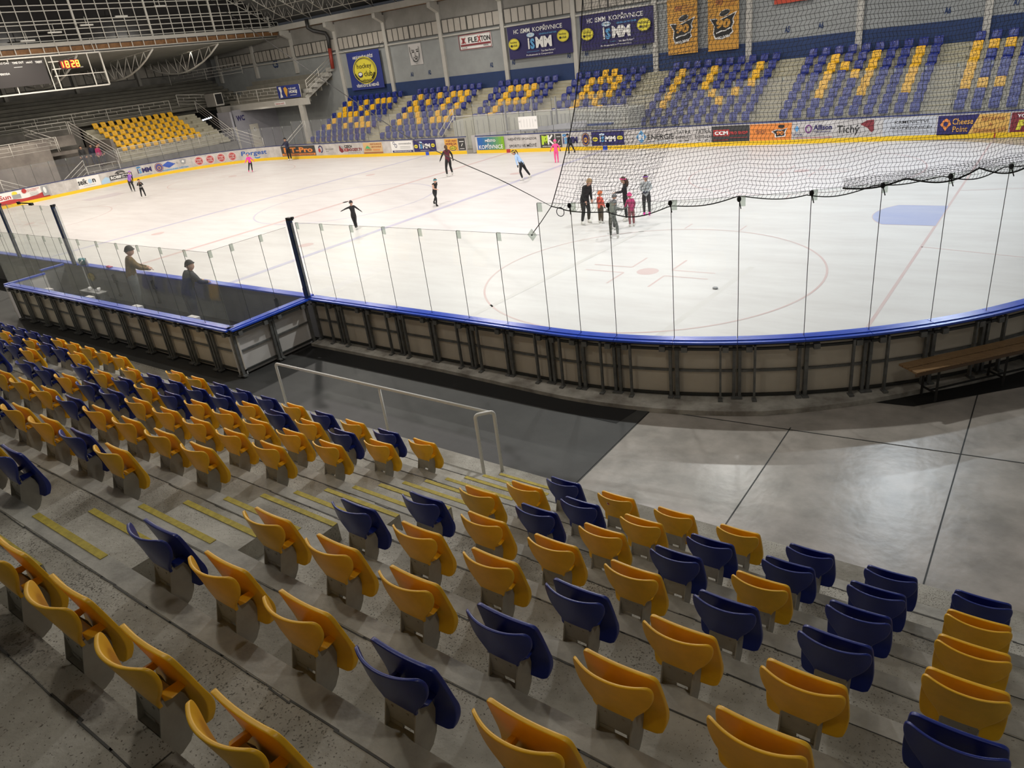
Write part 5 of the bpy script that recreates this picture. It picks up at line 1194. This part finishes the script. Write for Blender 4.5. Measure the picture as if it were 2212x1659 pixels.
# ---------------- people ----------------
blk=mat('black_stretch_cloth',(.010,.010,.011),.7); eye_m=mat('dark_eye',(.01,.008,.006),.3); lip_m=mat('lip',(.35,.11,.09),.6)
CM={'black':blk,'maroon':mat('maroon_cloth',(.12,.02,.035),.8),'ltblue':mat('light_blue_cloth',(.42,.60,.86),.8),'pink':mat('hot_pink_cloth',(.95,.10,.32),.7),'magenta':mat('magenta_cloth',(.85,.05,.42),.7),
'purple':mat('purple_cloth',(.30,.12,.55),.7),'white':mat('white_cloth2',(.74,.74,.72),.8),'red':mat('coral_jacket',(.75,.12,.08),.7),'orange':mat('orange_helmet',(.80,.20,.06),.4),'camo':mat('camouflage_cloth',(.22,.23,.21),.8,amt=1,var=(.035,.04,.035),scale=26),
'brown':mat('brown_trousers',(.07,.05,.035),.8),'rose':mat('rose_leggings',(.28,.10,.11),.8),'navyc':mat('navy_cloth',(.015,.02,.05),.7),'navy2':mat('dark_navy_puffer',(.018,.025,.035),.6,amt=.4,scale=12,bump=.5,bscale=16),'olive':mat('olive_brown_coat',(.20,.12,.035),.75,amt=.45,scale=9,bump=.3,bscale=20),
'teal':mat('turquoise_cloth',(.03,.42,.55),.7),'silver':mat('silver_grey_jacket',(.50,.54,.54),.6,amt=.2,scale=14),'grey':mat('grey_cloth',(.16,.17,.17),.8),'dgrey':mat('dark_grey_cloth',(.04,.04,.042),.8),'yellow':mat('yellow_headband',(.75,.60,.08),.7),'berry':mat('berry_jacket',(.45,.04,.14),.7),
'hb':mat('brown_hair',(.07,.035,.018),.7),'hk':mat('black_hair',(.015,.011,.009),.6),'hbl':mat('blond_hair',(.38,.25,.12),.7),'skin':skin_m}
def person(label,loc,rz,H,torso='black',arm=None,leg='black',hand='skin',hs=1.0,puff=1.0,lean=0.0,side=0.0,twist=0.0,aL=((-.25,0,-1),(-.05,.25,-1)),aR=((.25,0,-1),(.05,.25,-1)),lL=((-.06,0,-1),(0,-.05,-1)),lR=((.06,0,-1),(0,-.05,-1)),hturn=0.0,hpitch=0.0,hair='hb',hat=None,headband=None,pony=False,longhair=False,skates='w',helmet=None,grp=None,zoff=0.0,base_low=True,belt=None,shoes='black'):
    arm=arm or torso; hs=hs*1.09; puff=puff*1.04
    t=thing('person',label,'person',loc,rz,grp)
    N={};
    def V(a): return Vector(a)
    def nrm(a): return Vector(a).normalized()
    Rb=Matrix.Rotation(twist,3,'Z')@Matrix.Rotation(side,3,'Y')@Matrix.Rotation(-lean,3,'X')
    ph=V((0,0,.52)); legs={}
    for s,d,k in ((-1,lL,'L'),(1,lR,'R')):
        hip=ph+V((s*.052,0,-.02)); kn=hip+nrm(d[0])*.235; an=kn+nrm(d[1])*.225; legs[k]=(hip,kn,an)
    low=min(l[2].z for l in legs.values()); dz=.062-low+zoff
    ph=ph+V((0,0,dz))
    for k in legs: legs[k]=tuple(v+V((0,0,dz)) for v in legs[k])
    T=lambda a: ph+Rb@(V(a))
    sp,ch,nb,hb=T((0,0,.10)),T((0,0,.215)),T((0,0,.295)),T((0,.012,.335))
    verts=[ph,sp,ch,nb,hb]; rad=[.074,.066*1.0,.076,.040,.030]; E=[(0,1),(1,2),(2,3),(3,4)]; part=['leg','torso','torso','torso','skin']
    seg=[(ph,sp,'torso'),(sp,ch,'torso'),(ch,nb,'torso'),(nb,hb,'skin')]
    hands=[]
    for s,d,k in ((-1,aL,'L'),(1,aR,'R')):
        sh=T((s*.088,0,.272)); el=sh+(Rb@nrm(d[0]))*.150; wr=el+(Rb@nrm(d[1]))*.135; pe=wr+(Rb@nrm(d[1]))*.045
        i=len(verts); verts+=[sh,el,wr,pe]; rad+=[.043,.030,.019,.020]; E+=[(2,i),(i,i+1),(i+1,i+2),(i+2,i+3)]
        seg+=[(ch,sh,'torso'),(sh,el,'arm'),(el,wr,'arm'),(wr+(pe-wr)*.25,pe,'hand')]; hands.append((wr,pe,s,Rb@nrm(d[1])))
    for k in ('L','R'):
        hip,kn,an=legs[k]; i=len(verts); toe=an+V((0,.075,-.032)); toe.z=max(toe.z,.035+an.z-.062) ; mid=hip.lerp(kn,.45)
        verts+=[hip,mid,kn,kn.lerp(an,.35),an,toe]; rad+=[.060,.052,.037,.038,.025,.020]; E+=[(0,i),(i,i+1),(i+1,i+2),(i+2,i+3),(i+3,i+4),(i+4,i+5)]
        seg+=[(ph,hip,'leg'),(hip,kn,'leg'),(kn,an,'leg'),(an,toe,'foot')]
    me=D.meshes.new('skel'); me.from_pydata([v*H for v in verts],E,[]); me.update()
    o=D.objects.new('skel',me); COL.objects.link(o)
    o.modifiers.new('s','SKIN'); 
    if not me.skin_vertices: 
        bpy.context.view_layer.objects.active=o
    sv=me.skin_vertices[0].data
    for i,r in enumerate(rad):
        q=r*H*(puff if i not in (3,4) else 1.0); 
        if 2<=i<=2 or i==1 or i==0: sv[i].radius=(q*1.12,q*.88) if True else (q,q)
        else: sv[i].radius=(q,q)
        sv[i].use_root=(i==0)
    ss=o.modifiers.new('u','SUBSURF'); ss.levels=2 if H>1.6 else 1
    dg=bpy.context.evaluated_depsgraph_get(); m2=D.meshes.new_from_object(o.evaluated_get(dg)); D.objects.remove(o); D.meshes.remove(me)
    mats=[CM[torso],CM[arm],CM[leg],CM[hand],skin_m,skatew if skates=='w' else (CM[skates] if skates in CM else blk),eye_m,lip_m]
    idx={'torso':0,'arm':1,'leg':2,'hand':3,'skin':4,'foot':5}
    mb=MB(); vs=[v.co.copy() for v in m2.vertices]
    segs_=[(a*H,b*H,p_) for a,b,p_ in seg]
    mi=[]
    for pl in m2.polygons:
        c=Vector((0,0,0))
        for v in pl.vertices: c+=vs[v]
        c/=len(pl.vertices); best=None
        for a,b,p_ in segs_:
            ab=b-a; u=max(0,min(1,(c-a).dot(ab)/max(ab.length_squared,1e-9))); d=(c-(a+ab*u)).length
            if p_=='torso': d*=.86
            if best is None or d<best[0]: best=(d,p_)
        mi.append(idx[best[1]])
    mb.v=[tuple(v) for v in vs]; mb.f=[list(p_.vertices) for p_ in m2.polygons]; mb.m=mi; mb.s=[True]*len(mi); D.meshes.remove(m2)
    # fingers and thumb
    for wr,pe,s,d in hands:
        sd=d.cross(Vector((0,0,1))); 
        if sd.length<.2: sd=Rb@Vector((0,1,0))
        sd.normalize(); up=sd.cross(d).normalized()
        for k,(o_,ln) in enumerate(((-.013,.034),(-.0045,.040),(.0045,.038),(.013,.030))):
            b=pe+sd*o_; a=b+d*ln*.55; e=a+(d*.8-up*.6).normalized()*ln*.5
            mb.tube([(b-d*.012)*H,b*H,a*H,e*H],[.0058*H,.0056*H,.005*H,.004*H],5,3)
        th=wr+d*.012+sd*.014*s; mb.tube([th*H,(th+sd*.018*s+d*.012)*H,(th+sd*.022*s+d*.030)*H],[.0065*H,.0058*H,.0045*H],5,3)
    # head with face
    Rh=Rb@Matrix.Rotation(lean*.55,3,'X')@Matrix.Rotation(hturn,3,'Z')@Matrix.Rotation(-hpitch,3,'X')
    hc=hb+Rh@Vector((0,.012,.055*hs)); R_=(.047*hs*1.02,.057*hs,.068*hs)
    def hp(v): return (hc+Rh@Vector((v[0]*R_[0],v[1]*R_[1],v[2]*R_[2])))*H
    def hfn(q):
        q=q.copy()
        if q.z<-.3: q.x*=1+.35*(q.z+.3); q.y*=1+.12*(q.z+.3)
        if q.y>.8 and abs(q.x)<.25 and -.35<q.z<.15: q.y+=.20*(1-abs(q.x)/.25)*(1-abs(q.z+.15)/.35)
        return q
    hm=MB(); hm.sphere((0,0,0),1,4,18,14,hfn)
    for sx in (-1,1):
        hm.sphere((sx*.36,.88,.06),(.13,.07,.07),6,8,6); hm.sphere((sx*1.0,-.02,-.02),(.12,.2,.26),4,8,6)
    hm.sphere((0,.90,-.48),(.24,.07,.06),7,8,6)
    n=len(mb.v); mb.v+=[tuple(hp(v)) for v in hm.v]; mb.f+=[[i+n for i in f] for f in hm.f]; mb.m+=hm.m; mb.s+=hm.s
    mb.build('body',mats,t)
    def headpart(name,gen,m):
        g=MB(); gen(g); g.v=[tuple(hp(v)) for v in g.v]; return g.build(name,m,t)
    def cap_shell(zmin_front,zmin_back,k=1.1,kz=1.1):
        def f(g):
            NU,NV=18,9
            for j in range(NV):
                for i in range(NU):
                    q=[]
                    for jj,ii in ((j,i),(j+1,i),(j+1,i+1),(j,i+1)):
                        a=2*PI*ii/NU; fr=(math.sin(a)+1)/2; zm=zmin_back+(zmin_front-zmin_back)*fr**.7; tm=math.acos(max(-.95,min(.95,zm))); th_=tm*jj/NV
                        q.append((math.sin(th_)*math.cos(a)*k,math.sin(th_)*math.sin(a)*k,math.cos(th_)*kz))
                    g.add(q,[(0,1,2,3)],0,True)
        return f
    if hair: headpart('hair',cap_shell(.42,-.75 if longhair or not hat else -.45,1.10,1.08),CM[hair])
    if longhair: headpart('long_hair',lambda g:g.tube([(0,-.7,.2),(0,-1.15,-.6),(0,-1.2,-1.6),(0,-1.1,-2.3)],[.7,.75,.6,.25],8),CM[hair])
    if pony: headpart('ponytail',lambda g:g.tube([(0,-1.0,.4),(.1,-1.6,.2),(.15,-1.7,-.8),(.2,-1.5,-1.7)],[.18,.30,.26,.08],7),CM[hair])
    if hat: 
        headpart('hat',cap_shell(.30,-.10,1.22,1.26),CM[hat]); headpart('hat_brim',lambda g:g.tube([(1.2*math.cos(a),1.2*math.sin(a),.24+.14*math.sin(a)) for a in [2*PI*i/18 for i in range(18)]],.12,6,closed=True),CM[hat])
    if helmet:
        headpart('helmet',cap_shell(.38,-.05,1.32,1.36),CM[helmet])
    if headband: headpart('headband',lambda g:g.tube([(1.12*math.cos(a),1.12*math.sin(a),.36+.10*math.sin(a)) for a in [2*PI*i/20 for i in range(20)]],.17,6,closed=True),CM[headband])
    if belt:
        g=MB(); c=T((0,0,.06)); R2=Rb; g.tube([(c+R2@Vector((.078*math.cos(a)*puff,.062*math.sin(a)*puff,0)))*H for a in [2*PI*i/18 for i in range(18)]],.014*H,6,closed=True); g.build('belt',CM[belt],t)
    if skates:
        for k in ('L','R'):
            hip,kn,an=legs[k]; g=MB(); f=an.copy(); b0=Vector((an.x,an.y,an.z-.035))
            g.sphere(tuple((b0+Vector((0,.028,.004)))*H),(.024*H,.062*H,.024*H),0,10,6); g.tube([(an+Vector((0,0,-.03)))*H,(an+Vector((0,-.002,.03)))*H],[.029*H,.027*H],8)
            g.box(tuple((b0+Vector((0,-.015,-.014)))*H),(.022*H,.03*H,.016*H),0)
            sk=g.build('ice_skate',[skatew if skates=='w' else CM.get(skates,blk)],t); g=MB(); g.beam((b0+Vector((0,-.040,-.024)))*H,(b0+Vector((0,.095,-.024)))*H,.004,.016*H,0); g.build('skate_blade',blade,sk)
    return t
deg=math.radians
def face(dx,dy): return math.atan2(-dx,dy)
# camera direction reference: from a skater near the middle the camera is towards (+x,-y)
person('skater in a maroon top and black leggings seen from behind, arms slightly out',(1.5,6.40,0),face(-.75,.5),1.66,torso='maroon',arm='black',hand='black',hs=.95,lL=((-.20,.10,-1),(-.05,-.20,-1)),lR=((.10,.45,-1),(.10,-.30,-1)),aL=((-.75,.1,-1),(-.55,.25,-1)),aR=((.55,.1,-1),(.15,.3,-1)),hair='hb',longhair=True,lean=.10)
person('skater in a light blue top bending forward with one arm out',(7.22,5.29,0),face(-1.0,-.45),1.58,torso='ltblue',hand='black',hair='hb',headband='yellow',pony=True,lean=.55,lL=((-.15,.25,-1),(0,-.25,-1)),lR=((.20,-.45,-1),(.10,-.60,-1)),aL=((-.5,.5,-1),(-.35,.3,-1)),aR=((.1,.2,-1),(0,.5,-1)),hpitch=.2)
person('small skater dressed all in pink beside the net edge',(6.15,10.03,0),face(.3,-1),1.17,torso='pink',leg='pink',hand='black',hs=1.15,hat='pink',hair=None,skates='pink',aL=((-.7,.1,-.8),(-.3,.4,-1)),aR=((.7,.1,-.8),(.4,.3,-1)),puff=1.1)
person('small dark skater striding along the far boards behind the net',(5.24,13.0,0),face(-1,.1),1.12,torso='navyc',hand='black',hs=1.1,hat='black',hair=None,skates='black',lean=.35,lL=((-.05,.45,-1),(0,-.1,-1)),lR=((.05,-.45,-1),(0,-.55,-1)),aL=((-.1,.3,-1),(0,.6,-1)),aR=((.1,-.3,-1),(0,.3,-1)))
person('skater in black with both arms stretched out sideways',(5.80,-4.62,0),face(.75,-.5),1.18,hs=1.05,hat='black',hair=None,hand='black',aL=((-1,-.05,-.95),(-1,0,-1.0)),aR=((1,.1,-.12),(1,.1,-.22)),lL=((.12,.30,-1),(-.1,-.55,-1)),lR=((-.10,.15,-1),(-.12,-.35,-1)),twist=.3,hturn=-.5,puff=.9)
person('skater in black with a turquoise headband striding to the right',(6.40,-.30,0),face(.9,-.15),1.26,arm='skin',hand='skin',hs=1.0,headband='teal',hair='hb',skates='black',lean=.30,aL=((-.3,-.6,-1),(-.2,-.3,-1)),aR=((.25,.5,-.9),(-.3,.9,.1)),lL=((-.10,-.50,-1),(-.05,-.75,-1)),lR=((.10,.60,-1),(0,-.15,-1)),puff=.9)
person('skater with a purple top gliding by the left end boards',(-24.35,1.70,0),face(.8,-.3),1.42,torso='purple',arm='black',hand='black',hair='hk',hat='purple',skates='grey',lean=-.15,side=-.30,lL=((-.1,.35,-1),(0,.25,-1)),lR=((.05,.55,-1),(0,.35,-1)),aR=((.9,.5,-.4),(.9,.5,-.3)),aL=((-.3,.1,-1),(0,.3,-1)))
person('small skater in black with a white belt, arms held up to the chest',(-19.58,-.04,0),face(.9,-.5),1.18,hs=1.1,hair='hk',longhair=True,hand='skin',belt='white',aL=((-.4,.3,-.8),(.6,.6,.6)),aR=((.4,.3,-.8),(-.6,.6,.6)),lL=((-.15,.1,-1),(-.05,-.1,-1)),lR=((.15,.2,-1),(.1,-.1,-1)))
person('small skater with a pink top and black and pink leggings at the far left',(-19.85,8.62,0),face(.9,-.6),1.27,torso='magenta',leg='black',hand='skin',hs=1.0,hair='hbl',headband='pink',skates='pink',aL=((-.6,0,-1),(-.5,.1,-1)),aR=((.6,0,-1),(.8,.2,-.6)),side=.10,lL=((.1,.1,-1),(.1,-.1,-1)),lR=((.35,.25,-1),(.3,.1,-1)))
person('person in dark clothes leaning back against the far boards with one arm on them',(-21.35,13.32,0),face(.3,-1),1.72,torso='navyc',hand='black',hat='black',hair=None,aR=((.85,-.25,-.55),(.9,-.35,-.35)),aL=((-.25,.2,-1),(.1,.5,-.8)),side=.06)
person('tall adult coach in black bending towards the children',(15.33,-2.38,0),face(.85,-.2),1.66,hand='skin',hair='hbl',lean=.42,aL=((-.15,.3,-1),(.1,.6,-.8)),aR=((.15,.3,-1),(-.1,.6,-.7)),lL=((-.16,.12,-1),(-.05,-.15,-1)),lR=((.16,.2,-1),(.1,-.2,-1)),puff=1.06,hpitch=.25)
person('child in a coral jacket and orange helmet beside the coach',(15.88,-2.25,0),face(.3,.8),1.08,torso='red',leg='brown',hand='black',hs=1.15,hair=None,helmet='orange',puff=1.18,aL=((-.35,.1,-1),(-.1,.3,-1)),aR=((.35,.1,-1),(.1,.3,-1)))
person('child in camouflage nearest to the glass, standing on one bent leg',(17.32,-4.02,0),face(-.2,.9),1.20,torso='camo',leg='camo',hand='grey',hs=1.05,hat='grey',hair=None,puff=1.08,lean=.15,side=.12,aL=((-.5,.4,-.6),(-.2,.8,-.2)),aR=((.8,.3,-.2),(.7,.5,.4)),lL=((-.05,.05,-1),(0,-.05,-1)),lR=((.25,.25,-1),(.1,-.3,-1)))
person('child in a grey hat half hidden behind the camouflage child',(16.75,-3.0,0),face(.2,.8),1.15,torso='grey',leg='dgrey',hand='grey',hs=1.1,hat='grey',hair=None,puff=1.15,lean=.3)
person('skater in black with a pink headband and long hair facing the group',(16.62,-1.80,0),face(-.6,-.35),1.50,hand='skin',hair='hb',headband='pink',longhair=True,aL=((-.25,.5,-.8),(0,1,.0)),aR=((.2,.2,-1),(0,.9,-.1)),puff=.95)
person('child in a berry jacket and pink hat with rose leggings',(17.2,-2.50,0),face(-.4,.3),1.09,torso='berry',leg='rose',hand='black',hs=1.12,hat='pink',hair=None,puff=1.12,lean=.12,aL=((-.4,.2,-.9),(.1,.7,-.4)),aR=((.4,.2,-.9),(.1,.5,-.6)))
person('girl in a silver grey jacket and black skirt with pink skates',(16.98,-.92,0),face(.35,-1),1.40,torso='silver',leg='dgrey',hand='navyc',hs=1.0,hair='hb',headband='purple',longhair=True,skates='magenta',puff=1.10,aL=((-.35,.15,-1),(.6,.6,-.4)),aR=((.35,.15,-1),(-.6,.6,-.4)))
# people on the bench
person('person in a brown coat and bobble hat leaning on the bench boards',(7.02,-14.45,.06),face(.35,.9),1.98,torso='olive',leg='grey',hand='skin',hat='hk',hair='hb',skates=None,puff=1.25,lean=.18,aL=((-.2,.6,-.7),(.2,.9,-.2)),aR=((.2,.6,-.7),(-.2,.9,-.2)),hturn=-.5,hs=.95)
person('man in a dark puffer jacket and knitted cap leaning his elbows on the bench boards',(10.25,-14.62,.06),face(.12,1),1.80,torso='navy2',leg='navyc',hand='skin',hat='hk',hair=None,skates=None,puff=1.30,lean=.42,aL=((-.3,.7,-.6),(.3,.9,.1)),aR=((.35,.7,-.6),(-.3,.9,.1)),hturn=-.95,hs=1.0,hpitch=-.3)
# spectators by the exit tunnel on the left
for x,y,tor,hr,lab in ((-35.4,4.1,'dgrey','hk','spectator in a dark coat at the left of the group by the exit tunnel'),(-35.4,4.9,'navyc','hk','spectator in a navy coat behind the others by the exit tunnel'),(-34.4,4.9,'berry','hb','spectator in a red jacket by the exit tunnel railing'),(-35.1,5.4,'dgrey','hb','spectator in black and jeans beside the one in red')):
    person(lab,(x,y,1.30 if tor!='berry' else 1.25),face(1,-.4 if tor!='berry' else .3),1.72,torso=tor,leg='navyc' if tor!='berry' else 'dgrey',hand='skin',hair=hr,hat=None,skates=None,puff=1.15,grp='spectators by the exit tunnel')
mb=MB(); mb.box((-34.6,4.55,.64),(2.6,3.1,1.30)); struct(mb,'podium',[conc_dark],'dark concrete landing in front of the exit tunnel')
